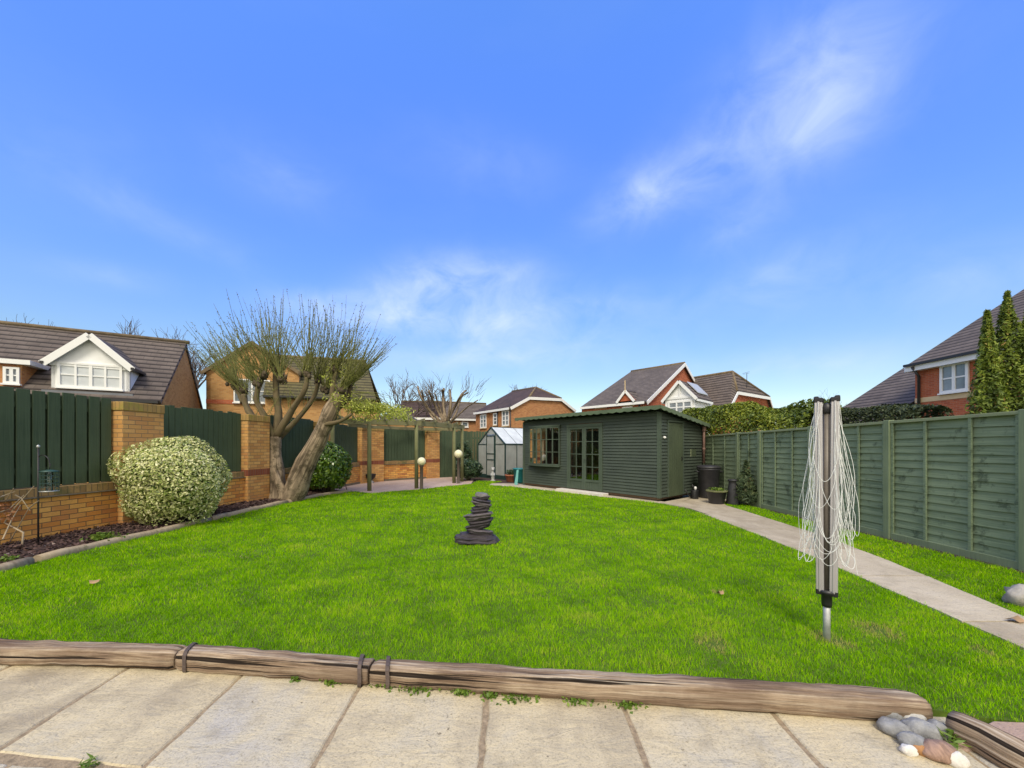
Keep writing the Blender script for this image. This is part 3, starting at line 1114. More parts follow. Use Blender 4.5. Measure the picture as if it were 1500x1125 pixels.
edging(1.8, 4.38, 'near length of weathered edging cut by the left edge of the photo')
edging(4.46, 6.9, 'weathered edging in front of the variegated bush')
edging(6.93, 9.1, 'weathered edging between variegated bush and willow trunks')
edging(9.13, 11.3, 'far weathered edging below the round dark green bush')

# ------------------------------------------------------------------ brick boundary wall with pillars
WD = V((.1286, 1, 0)).normalized()
WN = V((WD.y, -WD.x, 0))                           # towards the lawn


def wpt(y, off=0.0, z=0.0):
    return V((WX(y), y, z)) + WN * off


wall = thing('brick_wall', wpt(8), 'yellow brick garden wall with tall pillars running along the left and back', 'wall')
PIL = [(3.7, 4.3), (6.22, 6.86), (8.72, 9.36), (11.3, 11.98)]


def run(p0, p1, nrm, zt=.66):
    """a low wall with its creasing and coping between two points on its lawn face"""
    d = p1 - p0
    MB().obox(p0 - nrm * .20 + V((0, 0, -.1)), d, nrm * .20, V((0, 0, zt + .1))).build('low_wall', MT['brick_yellow'], wall)
    MB().obox(p0 - nrm * .24 + V((0, 0, zt)), d, nrm * .275, V((0, 0, .022))).build('creasing', MT['creasing'], wall, bevel=.004)
    MB().obox(p0 - nrm * .21 + V((0, 0, zt + .022)), d, nrm * .215, V((0, 0, .125))).build('coping', MT['coping'], wall, bevel=.006)
    MB().obox(p0 + V((0, 0, -.1)), d, nrm * .03, V((0, 0, .19))).build('plinth', MT['creasing'], wall)


def pillar(p0, p1, nrm, top=2.13, out=.10, depth=.42):
    d = p1 - p0
    e = d.normalized()
    o = MB().obox(p0 + nrm * (out - depth) + V((0, 0, -.1)), d, nrm * depth, V((0, 0, top - .02))).build('pillar', MT['brick_pillar'], wall)
    MB().obox(p0 + nrm * (out - depth - .004) - e * .004 + V((0, 0, .70)), d + e * .008, nrm * (depth + .008), V((0, 0, .15))).build('brick_band', MT['brick_band'], o)
    MB().obox(p0 + nrm * (out - depth - .014) - e * .014 + V((0, 0, top - .12)), d + e * .028, nrm * (depth + .028), V((0, 0, .15))).build('cap', MT['cap'], o, bevel=.008)


ends = [2.2] + [v for p in PIL for v in p] + [13.75]
for k in range(0, len(ends) - 1, 2):
    run(wpt(ends[k]), wpt(ends[k + 1]), WN)
for a, b in PIL:
    pillar(wpt(a), wpt(b), WN)
cb0 = CN + BD * .4
pillar(wpt(13.75), wpt(14.32), WN)
b1, b2 = CN + BD * .62, CN + BD * 2.55
pillar(CN + BD * .12 + BNRM * .02, b1 + BNRM * .02, BNRM, out=.07)
run(b1, b2, BNRM)
pillar(b2, b2 + BD * .62, BNRM)


# ------------------------------------------------------------------ board panels above the wall
def board_panel(p0, p1, nrm, z0, z1, bw, gap, label, back=True, top_var=.02, off=-.10):
    """vertical boards from p0 to p1 fixed to two rails"""
    d = p1 - p0
    L = d.length
    e = d / L
    root = thing('fence_panel', (p0 + p1) / 2 + V((0, 0, z0)), label, 'fence panel', 'dark green board panels on the brick wall')
    mb = MB()
    n = int(L / (bw + gap))
    pitch = L / n
    for i in range(n):
        a = p0 + e * (i * pitch + gap / 2) + nrm * (off + random.uniform(-.004, .004))
        zt = z1 + random.uniform(-top_var, top_var)
        mb.obox(V((a.x, a.y, z0 + random.uniform(0, .008))), e * (pitch - gap + random.uniform(-.006, .002)), nrm * .02, V((0, 0, zt - z0)))
    mb.build('boards', MT['dark_board'], root, bevel=.003)
    for zr in (z0 + .2, z1 - .25):
        MB().obox(V((p0.x, p0.y, zr)) + nrm * (off - .045), d, nrm * .042, V((0, 0, .08))).build('rail', MT['dark_board'], root)
    if back:
        mb = MB()
        for i in range(n + 1):
            a = p0 + e * max(0, (i * pitch - (pitch) * .36)) + nrm * (off - .068)
            w = min(pitch * .72, (p0 + e * L - a).dot(e))
            if w > .02:
                mb.obox(V((a.x, a.y, z0 + .01)), e * w, nrm * .018, V((0, 0, z1 - z0 - random.uniform(.02, .06))))
        mb.build('back_boards', MT['dark_board'], root)


ZC = .812
board_panel(wpt(2.3), wpt(3.7), WN, ZC, 2.2, .125, .02, 'dark green board panel nearest the patio, beyond the left edge of the photo')
board_panel(wpt(4.3), wpt(6.2), WN, ZC, 2.2, .125, .024, 'dark green board panel with light gaps behind the bird feeder')
board_panel(wpt(6.87), wpt(8.71), WN, ZC, 2.18, .11, .005, 'dark green board panel behind the variegated bush')
board_panel(wpt(9.37), wpt(11.29), WN, ZC, 2.2, .115, .006, 'dark green board panel seen between the willow trunks')
board_panel(wpt(11.99), wpt(13.74), WN, ZC, 2.16, .115, .006, 'narrow looking dark green board panel above the round dark bush')
board_panel(b1 + BD * .01, b2 - BD * .01, BNRM, ZC, 2.13, .12, .006, 'dark green board panel facing us behind the pergola posts')

# the plain back fence continues behind the greenhouse and the shed
bf0 = b2 + BD * .64
bf = thing('back_fence', bf0, 'tall dark green board fence behind the greenhouse at the end of the garden', 'fence')
q = [bf0, bf0 + V((1.3, .9, 0)), bf0 + V((4.6, 1.5, 0)), bf0 + V((9.2, 1.1, 0))]
for a, b in zip(q, q[1:]):
    e = (b - a).normalized()
    nn = V((e.y, -e.x, 0))
    mb = MB()
    L = (b - a).length
    n = int(L / .13)
    for i in range(n):
        o_ = a + e * (i * L / n) + nn * random.uniform(-.006, .006)
        mb.obox(V((o_.x, o_.y, -.05)), e * (L / n - .012), nn * .02, V((0, 0, 2.16 + random.uniform(-.015, .015))))
    mb.build('boards', MT['dark_board'], bf)
    MB().obox(a + nn * -.05 + V((0, 0, 1.75)), b - a, nn * .045, V((0, 0, .08))).build('rail', MT['dark_board'], bf)

# ------------------------------------------------------------------ lap fence on the right
rf = thing('lap_fence', (FX(6), 6, 0), 'weathered green overlap board fence along the right side of the garden', 'fence')
PY = [1.2, 2.65, 4.12, 5.62, 7.05, 8.48, 9.3, 11.0]


def fence_top(y):
    return 1.80 - .012 * (y - 4)


for y0, y1 in zip(PY, PY[1:]):
    mb = MB()
    rows = 15
    z0, zt = .10, fence_top((y0 + y1) / 2) - .03
    z = z0
    hs = [random.uniform(.88, 1.14) for _ in range(rows)]
    k = (zt - z0) / sum(hs)
    for r in range(rows):
        hh = hs[r] * k
        t0 = random.uniform(-.006, .006)
        t1 = random.uniform(-.006, .006)
        xa, xb = FX(y0), FX(y1)
        pts = []
        m = 5
        low, high = [], []
        for j in range(m + 1):
            y = y0 + (y1 - y0) * j / m
            x = xa + (xb - xa) * j / m
            w = random.uniform(-.005, .005)
            low.append(V((x - .025, y, z - .018 + t0 + (t1 - t0) * j / m + w)))
            high.append(V((x - .002, y, z + hh + .004)))
        # one board: outer face, lower lip and back
        for j in range(m):
            b = len(mb.v)
            mb.v += [low[j], low[j + 1], high[j + 1], high[j], low[j] + V((.013, 0, 0)), low[j + 1] + V((.013, 0, 0)), high[j + 1] + V((.012, 0, 0)), high[j] + V((.012, 0, 0))]
            off = random.random() if j == 0 else off
            uv = [(low[j].y + off * 7, z + off * 3), (low[j + 1].y + off * 7, z + off * 3), (low[j + 1].y + off * 7, z + hh + off * 3), (low[j].y + off * 7, z + hh + off * 3)]
            mb.face((b, b + 3, b + 2, b + 1), [uv[0], uv[3], uv[2], uv[1]])
            mb.face((b, b + 1, b + 5, b + 4))
            mb.face((b + 4, b + 5, b + 6, b + 7))
        z += hh
    mb.build('panel', MT['fence_green'], rf)
    nb = 3 if y1 - y0 > 1.2 else 2
    for i in range(0, nb + 1):
        y = y0 + (y1 - y0) * i / nb
        if i == 0:
            y += .065
        if i == nb:
            y -= .065
        MB().obox((FX(y) - .052, y - .018, .09), (.024, 0, 0), (0, .036, 0), (0, 0, fence_top(y) - .10)).build('batten', MT['fence_green'], rf, bevel=.003)
    ya, yb = y0 + .045, y1 - .045
    MB().obox((FX(ya) - .062, ya, fence_top(ya) - .035), (FX(yb) - FX(ya), yb - ya, fence_top(yb) - fence_top(ya)), (.085, 0, 0), (0, 0, .042)).build('cap_rail', MT['fence_cap'], rf, bevel=.004)
    MB().obox((FX(ya) - .058, ya, -.06), (FX(yb) - FX(ya), yb - ya, 0), (.035, 0, 0), (0, 0, .155)).build('gravel_board', MT['fence_post'], rf, bevel=.004)
for y in PY:
    mb = MB().obox((FX(y) - .075, y - .045, -.1), (.09, 0, 0), (0, .09, 0), (0, 0, fence_top(y) + .12))
    o = mb.build('post', MT['fence_post'], rf, bevel=.006)

# ------------------------------------------------------------------ bushes
def bush(name, c, rad, n, L, W, mat, label, cat='bush', depth=.35, amp=.045, freq=3.2, seed=1, stem=True, tint=None, jit=.55, zc=None, zmin=-.8):
    c = V(c)
    root = thing(name, (c.x, c.y, 0.03), label, cat)
    cc = V((c.x, c.y, zc if zc else rad[2] * .97 + .05))
    P, Nn = shell_points(n, cc, rad, depth, amp, freq, seed, zmin)
    keep = P[:, 2] > .06
    P, Nn = P[keep], Nn[keep]
    vv, ff = leaf_mesh(P, Nn, L, W, jit)
    t = tint(P, Nn) if tint else np.clip(RNG.normal(.5, .22, len(P)), 0, 1)
    np_mesh('foliage', vv, ff, t, mat, root)
    if stem:
        mb = MB()
        for i in range(9):
            a = i * 2.4
            r = .05
            mb.tube([c + V((r * math.cos(a), r * math.sin(a), 0.0)), cc + V((rad[0] * .3 * math.cos(a), rad[1] * .3 * math.sin(a), -rad[2] * .3)),
                     cc + V((rad[0] * .62 * math.cos(a + .4), rad[1] * .62 * math.sin(a + .4), rad[2] * random.uniform(-.2, .5)))], [.03, .02, .008], 6)
        mb.build('stems', MT['bark_dark'], root)
    return root


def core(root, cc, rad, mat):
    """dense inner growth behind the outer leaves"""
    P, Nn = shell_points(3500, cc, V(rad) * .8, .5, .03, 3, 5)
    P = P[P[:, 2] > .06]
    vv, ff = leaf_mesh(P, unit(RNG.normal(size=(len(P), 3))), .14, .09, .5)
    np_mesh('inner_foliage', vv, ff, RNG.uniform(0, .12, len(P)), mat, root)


vc = (-5.98, 6.55)
vt = lambda P, Nn: np.clip(RNG.normal(.60, .27, len(P)) + .0 * P[:, 0], 0, 1)
vb = bush('variegated_bush', (*vc, 0), (.80, .74, .80), 26000, .052, .025, MT['variegated'], 'large rounded cream and green variegated bush in front of the first brick pillar', depth=.34, amp=.10, freq=3.0, seed=3, tint=vt, zmin=-.9)
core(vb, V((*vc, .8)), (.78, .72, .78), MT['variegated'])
gb = bush('evergreen_bush', (-5.5, 10.9, 0), (.70, .66, .76), 9500, .085, .05, MT['laurel'], 'round clipped glossy dark green bush right of the willow trunks', depth=.3, amp=.04, freq=3.5, seed=8)
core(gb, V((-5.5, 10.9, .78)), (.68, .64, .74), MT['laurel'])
sb = bush('low_shrub', (*(G(686, 704).xy), 0), (.62, .5, .42), 2600, .13, .06, MT['dark_shrub'], 'low spreading dark green shrub beside the greenhouse door', 'shrub', depth=.6, amp=.16, freq=4, seed=12, jit=.9)
tb = bush('tall_shrub', (*(G(680, 700).xy), 0), (.36, .3, .66), 900, .14, .055, MT['dark_shrub'], 'thin tall dark shrub rising behind the right hand globe lamp', 'shrub', depth=.8, amp=.25, freq=5, seed=15, jit=1.0, zc=.95)


def conical(name, base, h, r, n, L, W, mat, label, cat, seed, group=None, taper=.75, tips=1):
    """upright conifer: many flattened sprays round a trunk"""
    base = V(base)
    root = thing(name, base, label, cat, group)
    t = RNG.random(n) ** .85
    a = RNG.uniform(0, 6.283, n)
    q = np.stack([np.cos(a), np.sin(a), t * 3], 1)
    prof = np.where(t < .12, .55 + t / .12 * .45, 1 - ((t - .12) / .88) ** (1 / taper) * .97)
    rr = r * prof * lumps(q, .3, 3.4, seed, 8) * (1 - .55 * RNG.random(n) ** 1.6)
    P = np.stack([base.x + rr * np.cos(a), base.y + rr * np.sin(a), base.z + .1 + t * (h - .1)], 1)
    Nn = unit(np.stack([np.cos(a), np.sin(a), np.full(n, .5)], 1))
    vv, ff = leaf_mesh(P, Nn, L, W, .7)
    lu = lumps(q * 1.0, .28, 4.0, seed + 4, 8)
    np_mesh('foliage', vv, ff, np.clip(.5 + .6 * (lu - 1) + RNG.normal(0, .17, n) + .05 * t, 0, 1), mat, root)
    MB().tube([base - V((0, 0, .05)), base + V((0, 0, h * .5)), base + V((.02, 0, h * .93))], [.05 * r / .4, .03 * r / .4, .008], 7).build('trunk', MT['bark_dark'], root)
    return root


cbase = G(1093, 741)
conical('dwarf_conifer', cbase, 1.05, .23, 1500, .13, .026, MT['conifer_small'], 'small dull green conifer by the fence near the black pots', 'conifer', 21, taper=.9)

for i, (x, top, Y, r, lab) in enumerate([(1446, 452, 8.3, .37, 'shorter left column of the golden conifers above the right fence'),
                                          (1476, 424, 8.3, .45, 'tallest golden conifer above the right fence'),
                                          (1507, 447, 8.2, .52, 'golden conifer cut by the right edge of the photo')]):
    hh = H + (HY - top) / F * Y
    conical('golden_conifer', ((x - 750) / F * Y, Y, -.05), hh, r, 8000, .10, .034, MT['conifer'], lab, 'conifer', 30 + i, 'golden conifers beyond the fence', taper=.62)


def hedge(name, pts, w, z0, ztop, n, L, W, mat, label, seed, drop=None, flat=False):
    """hedge following pts on the ground; ztop(s) its height along the way"""
    pts = [V((p[0], p[1], 0)) for p in pts]
    seg = [(a, b, (b - a).length) for a, b in zip(pts, pts[1:])]
    tot = sum(s[2] for s in seg)
    root = thing(name, pts[0].lerp(pts[-1], .5), label, 'hedge')
    s = RNG.random(n) * tot
    side = RNG.random(n)
    out = np.zeros((n, 3))
    nrm = np.zeros((n, 3))
    cum = 0
    C = np.zeros((n, 2))
    Nd = np.zeros((n, 2))
    for a, b, l in seg:
        m = (s >= cum) & (s <= cum + l)
        f = ((s[m] - cum) / l)[:, None]
        C[m] = np.array(a.xy) * (1 - f) + np.array(b.xy) * f
        d = (b - a).normalized()
        Nd[m] = (d.y, -d.x)
        cum += l
    zt = np.array([ztop(x / tot) for x in s])
    # cross-section: a rounded arch from one foot over the top to the other
    th = RNG.uniform(-.15, math.pi + .15, n)
    cx = np.sign(np.cos(th)) * np.abs(np.cos(th)) ** (.35 if flat else .6)
    cz = np.clip(np.sin(th), -1, 1)
    cz = np.sign(cz) * np.abs(cz) ** (.35 if flat else .6)
    zmid = (zt + z0) / 2
    hz = (zt - z0) / 2
    q = np.stack([C[:, 0] + cx * w, C[:, 1], zmid + cz * hz], 1)
    dep = 1 - .32 * RNG.random(n) ** 1.7
    lu = lumps(q, .05 if flat else .09, 3.2, seed, 9)
    ex = cx * w / 2 * lu * dep
    # use lower half too
    low = RNG.random(n) < .35
    zz = np.where(low, z0 + RNG.random(n) * hz, zmid + cz * hz * (1 + (lu - 1) * 1.2) * (1 - .2 * (1 - dep)))
    ex = np.where(low, np.sign(cx) * w / 2 * lu * dep, ex)
    P = np.stack([C[:, 0] + Nd[:, 0] * ex, C[:, 1] + Nd[:, 1] * ex, zz], 1)
    nz = np.where(low, .2, np.maximum(cz, 0))
    Nn = unit(np.stack([Nd[:, 0] * cx, Nd[:, 1] * cx, nz + .1], 1))
    vv, ff = leaf_mesh(P, Nn, L, W, .7)
    l2 = lumps(P * 1.0, .35, 5.0, seed + 3, 9)
    t = np.clip(.45 + .5 * (l2 - 1) + RNG.normal(0, .18, n), 0, 1)
    np_mesh('foliage', vv, ff, t, mat, root)
    mb = MB()
    k = max(3, int(tot / .5))
    for i in range(k):
        f = (i + .5) / k * tot
        cum = 0
        for a, b, l in seg:
            if cum <= f <= cum + l:
                p = a.lerp(b, (f - cum) / l)
            cum += l
        zz_ = ztop(f / tot)
        mb.tube([V((p.x, p.y, -.1)), V((p.x + .05, p.y, zz_ * .5)), V((p.x - .05, p.y + .1, zz_ * .85))], [.05, .035, .01], 6)
    mb.build('stems', MT['bark_dark'], root)
    return root


hedge('leafy_hedge', [(5.95, 12.4), (6.3, 11.0), (6.42, 9.6), (6.5, 8.4), (6.6, 7.75)], 1.0, .6, lambda f: 2.76 - .50 * f - (.35 * (1 - f / .15) if f < .15 else 0) + .03 * math.sin(f * 14), 30000, .085, .045, MT['hedge'],
      'loose yellow green hedge spilling over the right fence beside the shed', 41)
hedge('trimmed_hedge', [(7.0, 9.3), (7.35, 7.6), (7.45, 6.5)], .8, .6, lambda f: 2.25 - .12 * f, 22000, .06, .03, MT['dark_hedge'],
      'dark square trimmed hedge behind the right fence and the clothes airer', 47, flat=True)

# weeds
def weed(c, r, n, label, L=.05, W=.03, h=.06, group=None, mat='weed', name='weed_plant'):
    P = np.stack([c[0] + RNG.normal(0, r, n), c[1] + RNG.normal(0, r * .5, n), c[2] + RNG.random(n) * h], 1)
    vv, ff = leaf_mesh(P, np.tile([0, -.2, 1.0], (n, 1)), L, W, .8)
    o = np_mesh(name, vv, ff, np.clip(RNG.normal(.5, .25, n), 0, 1), MT[mat], origin=(c[0], c[1], c[2]))
    tag(o, label, 'weed', group)


weed(G(150, 790, .06), .10, 260, 'bright green weed in the bark between bird feeder and variegated bush', h=.09)
weed(G(10, 822, .06), .05, 120, 'small green weed at the left edge of the bed', .04, .02)
for i, (x, y, r, n, lab) in enumerate([(566, 1001, .035, 60, 'leafy weed at the foot of the longest log, right of its strap'), (487, 998, .03, 40, 'small leafy weed below the short strapped log'),
                                  (618, 1006, .06, 50, 'thin mossy weed strip along the longest log'), (680, 1012, .03, 50, 'leafy weed clump at the joint before the longest log'),
                                  (718, 1018, .018, 30, 'small weed in the joint between two flags'), (760, 1019, .06, 40, 'sparse weed under the middle of the longest log'),
                                  (850, 1024, .05, 40, 'mossy weed under the longest log right of the middle'), (920, 1028, .05, 40, 'mossy weed at the right hand flag joint below the log'), (433, 994, .012, 14, 'tiny weed below the short log, left of the larger weed')]):
    weed(G(x, y + 4, -.03), r, n * 3, lab, .024, .015, .03, 'weeds along the foot of the logs')
weed(G(1395, 1090, -.02), .04, 60, 'mossy tuft between the stone heap and the dark slanting log', .05, .012, .06)
weed(G(130, 1123, -.03), .02, 26, 'small grass tuft in the joint at the bottom left of the patio', .05, .008, .03)

# dead leaf and loose bits on the lawn
for x, y, r, lab in [(138, 852, .045, 'curled dead leaf lying on the left of the lawn'), (1056, 868, .03, 'pale dead leaf on the lawn left of the airer'), (1488, 907, .06, 'brown twig litter on the garden path by the right edge')]:
    c = G(x, y, .035)
    mb = MB()
    k = 7
    mb.v += [c + V((0, 0, .012))] + [c + V((r * math.cos(i * 6.28 / k) * (1.4 if i % 2 else 1), r * .6 * math.sin(i * 6.28 / k), .02 * math.sin(i * 2.0))) for i in range(k)]
    for i in range(k):
        mb.face((0, 1 + i, 1 + (i + 1) % k), None, True)
    tag(mb.build('dead_leaf', MT['dead_leaf']), lab, 'dead leaf')
rb = G(1503, 888)
tag(MB().blob((rb.x, rb.y, .07), (.13, .11, .11), .28, 2.2, 18, 12, 4.0).build('boulder', MT['white_stone']), 'pale rounded boulder on the grass strip at the right edge', 'boulder')


# ------------------------------------------------------------------ pollarded willow
def limb(mb, pts, rad, n=12, lump=.18, seed=0):
    out, rr = [], []
    for i in range(len(pts) - 1):
        for k in range(4):
            t = k / 4
            p0 = pts[max(i - 1, 0)]; p1 = pts[i]; p2 = pts[i + 1]; p3 = pts[min(i + 2, len(pts) - 1)]
            q = .5 * ((2 * p1) + (p2 - p0) * t + (2 * p0 - 5 * p1 + 4 * p2 - p3) * t * t + (3 * p1 - p0 - 3 * p2 + p3) * t ** 3)
            out.append(q)
            rr.append(rad[i] + (rad[i + 1] - rad[i]) * t)
    out.append(pts[-1]); rr.append(rad[-1])
    mb.tube(out, rr, n, True, lump=lump, seed=seed)


TY = 9.55
T = lambda x, y, dy=0.0: A(x, y, TY + dy)
willow = thing('willow_tree', (T(415, 728).x, TY, .08), 'pollarded willow with two leaning trunks and a fan of thin upright shoots', 'tree')
mb = MB()
limb(mb, [T(410, 732), T(405, 700), T(402, 660), T(401, 640)], [.27, .165, .15, .16], 28, .42, 1)
limb(mb, [T(424, 734, -.05), T(444, 690, -.1), T(468, 640, -.12), T(484, 605, -.1), T(498, 578, -.05)], [.32, .245, .205, .18, .11], 30, .34, 2)
limb(mb, [T(396, 732, -.1), T(384, 715, -.1), T(378, 700, -.1)], [.15, .10, .07], 14, .5, 3)
limb(mb, [T(414, 730, -.25), T(410, 712, -.27), T(404, 690, -.2)], [.13, .09, .04], 14, .5, 23)
mb.build('trunk', MT['bark'], willow)
LIMBS = [([(399, 650, 0), (378, 622, .1), (361, 596, .15), (357, 578, .2)], [.11, .085, .07, .065]),
         ([(402, 645, 0), (388, 612, -.15), (376, 588, -.2), (378, 566, -.25)], [.11, .075, .06, .065]),
         ([(402, 645, 0), (408, 610, .1), (405, 580, .15), (404, 545, .2)], [.115, .09, .075, .06]),
         ([(404, 640, 0), (428, 600, -.1), (446, 572, -.15), (450, 552, -.15)], [.105, .07, .06, .055]),
         ([(404, 645, .1), (432, 618, .3), (458, 585, .45), (466, 562, .45)], [.095, .06, .055, .05]),
         ([(476, 620, 0), (486, 590, .1), (488, 566, .1), (492, 545, .15)], [.12, .085, .07, .055]),
         ([(488, 604, 0), (508, 582, -.1), (514, 566, -.1)], [.10, .075, .06]),
         ([(466, 624, -.2), (498, 617, -.3), (516, 606, -.35)], [.065, .045, .03]),
         ([(376, 575, 0), (384, 556, 0), (386, 548, 0)], [.055, .05, .045]),
         ([(355, 590, .18), (349, 574, .25), (344, 566, .25)], [.05, .05, .05])]
for i, (pp_, rr_) in enumerate(LIMBS):
    mb = MB()
    limb(mb, [T(*q) for q in pp_], rr_, 14, .32, 4 + i)
    mb.build('limb', MT['bark_limb'], willow)
KN = [(356, 572, .2), (376, 562, -.25), (346, 566, .3), (387, 550, -.1), (404, 542, .2), (412, 556, .0), (449, 548, -.15), (466, 558, .45), (490, 543, .15), (512, 562, -.1), (478, 572, .3), (500, 572, -.3)]
for i, (x, y, dy) in enumerate(KN):
    p = T(x, y, dy)
    mb = MB()
    mb.blob(p, (.09, .085, .085), .5, 2.6, 14, 9, i * 2.7)
    for j in range(7):
        mb.blob(p + V((random.gauss(0, .055), random.gauss(0, .05), random.uniform(-.06, .07))), (.045, .045, .06), .6, 3.6, 9, 6, i * 2.7 + j)
    for j in range(4):
        q = p + V((random.gauss(0, .04), random.gauss(0, .04), .03))
        mb.tube([q, q + V((random.gauss(0, .05), random.gauss(0, .05), .13))], [.028, .018], 7, True, lump=.3, seed=i + j)
    mb.build('knuckle', MT['knuckle'], willow)
mb = MB()
BP, BN = [], []
cx0 = 432
for i, (x, y, dy) in enumerate(KN):
    p = T(x, y, dy)
    ns = 40
    for j in range(ns):
        # shoots fan out from the middle of the crown
        fx = (x - cx0) / 90 + random.gauss(0, .45)
        ang = max(-.85, min(.85, fx * .8))
        if x > 470 and random.random() < .35:
            ang = random.uniform(.4, 1.05)
        if x < 380 and random.random() < .4:
            ang = -random.uniform(.3, .95)
        fy = random.gauss(0, .38)
        d = V((math.sin(ang), fy, math.cos(ang))).normalized()
        L = random.uniform(1.1, 1.95) * (1 - .34 * abs(ang))
        if y > 560:
            L *= 1.08
        s = p + V((random.uniform(-.1, .1), random.uniform(-.08, .08), random.uniform(0, .08)))
        pts = []
        n = 6
        bend = V((random.uniform(-.1, .1), random.uniform(-.1, .1), random.uniform(0.02, .22)))
        for k in range(n):
            t = k / (n - 1)
            pts.append(s + d * L * t + bend * L * t * t)
        r = random.uniform(.0075, .0125)
        mb.tube(pts, [r * (1 - .72 * k / (n - 1)) for k in range(n)], 4, False)
        nb = int(L * 15)
        for k in range(nb):
            t = random.uniform(.25, 1)
            kk = min(int(t * (n - 1)), n - 2)
            q = pts[kk].lerp(pts[kk + 1], t * (n - 1) - kk)
            BP.append((*(q + V((random.uniform(-.02, .02), random.uniform(-.02, .02), 0))),))
            BN.append((random.gauss(0, 1), random.gauss(0, 1), .2))
        if random.random() < .25:      # side twig
            q = pts[3]
            e = (d + V((random.uniform(-.5, .5), random.uniform(-.4, .4), .2))).normalized()
            mb.tube([q, q + e * .2, q + e * .4 + V((0, 0, .04))], [.004, .003, .0015], 3, False)
for i in range(120):
    lp, _r = random.choice(LIMBS)
    k = random.randrange(len(lp) - 1)
    q = T(*lp[k]).lerp(T(*lp[k + 1]), random.random())
    if q.z < 2.0:
        continue
    d = V((random.gauss(0, .7), random.gauss(0, .6), 1)).normalized()
    L = random.uniform(.3, .9)
    mb.tube([q, q + d * L * .5, q + d * L + V((0, 0, .06))], [.007, .005, .002], 4, False)
    for j in range(8):
        BP.append(tuple(q + d * L * random.uniform(.2, 1)))
        BN.append((random.gauss(0, 1), random.gauss(0, 1), .2))
mb.build('shoots', MT['shoot'], willow)
P, Nn = np.array(BP), np.array(BN)
vv, ff = leaf_mesh(P, Nn, .04, .017, .3)
np_mesh('buds', vv, ff, RNG.random(len(P)), MT['bud'], willow)
# fresh yellow green leaves low on the right
LP = []
for i in range(100):
    x = random.gauss(545, 27)
    y = 592 + abs(random.gauss(0, 11)) + (x - 545) * .1 - (8 if x < 520 else 0)
    c = T(min(max(x, 492), 592), min(y, 613), random.uniform(-.5, .4))
    for k in range(34):
        LP.append((c.x + random.gauss(0, .12), c.y + random.gauss(0, .12), c.z + random.gauss(0, .045)))
for i in range(34):
    c = T(random.uniform(470, 520), random.uniform(535, 585), random.uniform(-.3, .3))
    for k in range(14):
        LP.append((c.x + random.gauss(0, .05), c.y + random.gauss(0, .05), c.z + random.gauss(0, .05)))
P = np.array(LP)
vv, ff = leaf_mesh(P, unit(RNG.normal(size=P.shape) + [0, -.3, .8]), .075, .026, .6)
np_mesh('leaves', vv, ff, np.clip(RNG.normal(.5, .25, len(P)), 0, 1), MT['willow_leaf'], willow)
mb = MB()
for i in range(34):
    a = T(random.choice([508, 514, 516]), random.uniform(572, 606), random.uniform(-.4, .1))
    b = T(random.uniform(530, 590), random.uniform(582, 612), random.uniform(-.5, .4))
    mb.tube([a, a.lerp(b, .5) + V((0, 0, random.uniform(.02, .14))), b], [.009, .006, .002], 4, False)
mb.build('shoots', MT['shoot'], willow)


# ------------------------------------------------------------------ bare trees in the distance
def bare_tree(base, h, label, spread=.5, seed=1, r=.16, levels=5, mat='twig', clean=.35, group='bare trees beyond the gardens', pollard=False):
    rnd = random.Random(seed)
    base = V(base)
    root = thing('bare_tree', base, label, 'tree', group)
    tr, cr = MB(), MB()

    def grow(p, d, L, r, lv):
        n = 3
        pts = [p]
        q = p
        dd = d
        for k in range(n):
            dd = (dd + V((rnd.gauss(0, .13), rnd.gauss(0, .13), rnd.gauss(.04, .08)))).normalized()
            q = q + dd * L / n
            pts.append(q)
        m = tr if lv <= 1 else cr
        m.tube(pts, [r * (1 - .4 * k / n) for k in range(n + 1)], 7 if lv < 2 else 4, False)
        if lv >= levels:
            return
        nb = rnd.choice([2, 3, 3]) if lv else 4
        for k in range(nb):
            a = rnd.uniform(0, 6.283)
            s = spread * rnd.uniform(.6, 1.3)
            ref = dd.cross(V((.3, .5, .8))).normalized()
            bi = dd.cross(ref)
            nd = (dd + (ref * math.cos(a) + bi * math.sin(a)) * s).normalized()
            st = pts[-1] if k == 0 else pts[-1].lerp(pts[-2], rnd.random() * .8)
            grow(st, nd, L * rnd.uniform(.6, .82), r * .58, lv + 1)
    grow(base, V((0, 0, 1)), h * clean, r, 0)
    tr.build('trunk', MT['bark_dark'], root)
    cr.build('crown', MT[mat], root)
    return root


def far_tree(x, ytop, Y, label, seed, **k):
    h = H + (HY - ytop) / F * Y
    bare_tree(((x - 750) / F * Y, Y, -.1), h * 1.0, label, seed=seed, **k)


far_tree(578, 548, 34, 'dark bare tree just right of the buff house roof', 3, clean=.36, r=.2)
far_tree(600, 552, 36, 'bare tree between the first bare tree and the thick pollard', 5, clean=.36, r=.2)
far_tree(612, 566, 33, 'short dark bare tree with an ivy covered stem', 8, clean=.4, r=.25)
far_tree(690, 574, 50, 'wide bare tree beyond the brown roofs left of the orange brick house', 9, spread=.7, clean=.3, r=.2)
far_tree(772, 557, 62, 'bare treetop showing above the orange brick house', 12, clean=.36, r=.25)
far_tree(286, 486, 24, 'bare tree between the dormer house and the buff house', 14, clean=.33, r=.2)
far_tree(215, 476, 34, 'bare treetop showing over the right end of the dormer house roof', 17, clean=.36, r=.22)
far_tree(262, 474, 34, 'second bare treetop over the roof, nearer the gable', 21, clean=.36, r=.22)
far_tree(4, 452, 30, 'bare treetop over the roof at the left edge', 23, clean=.38, r=.2)
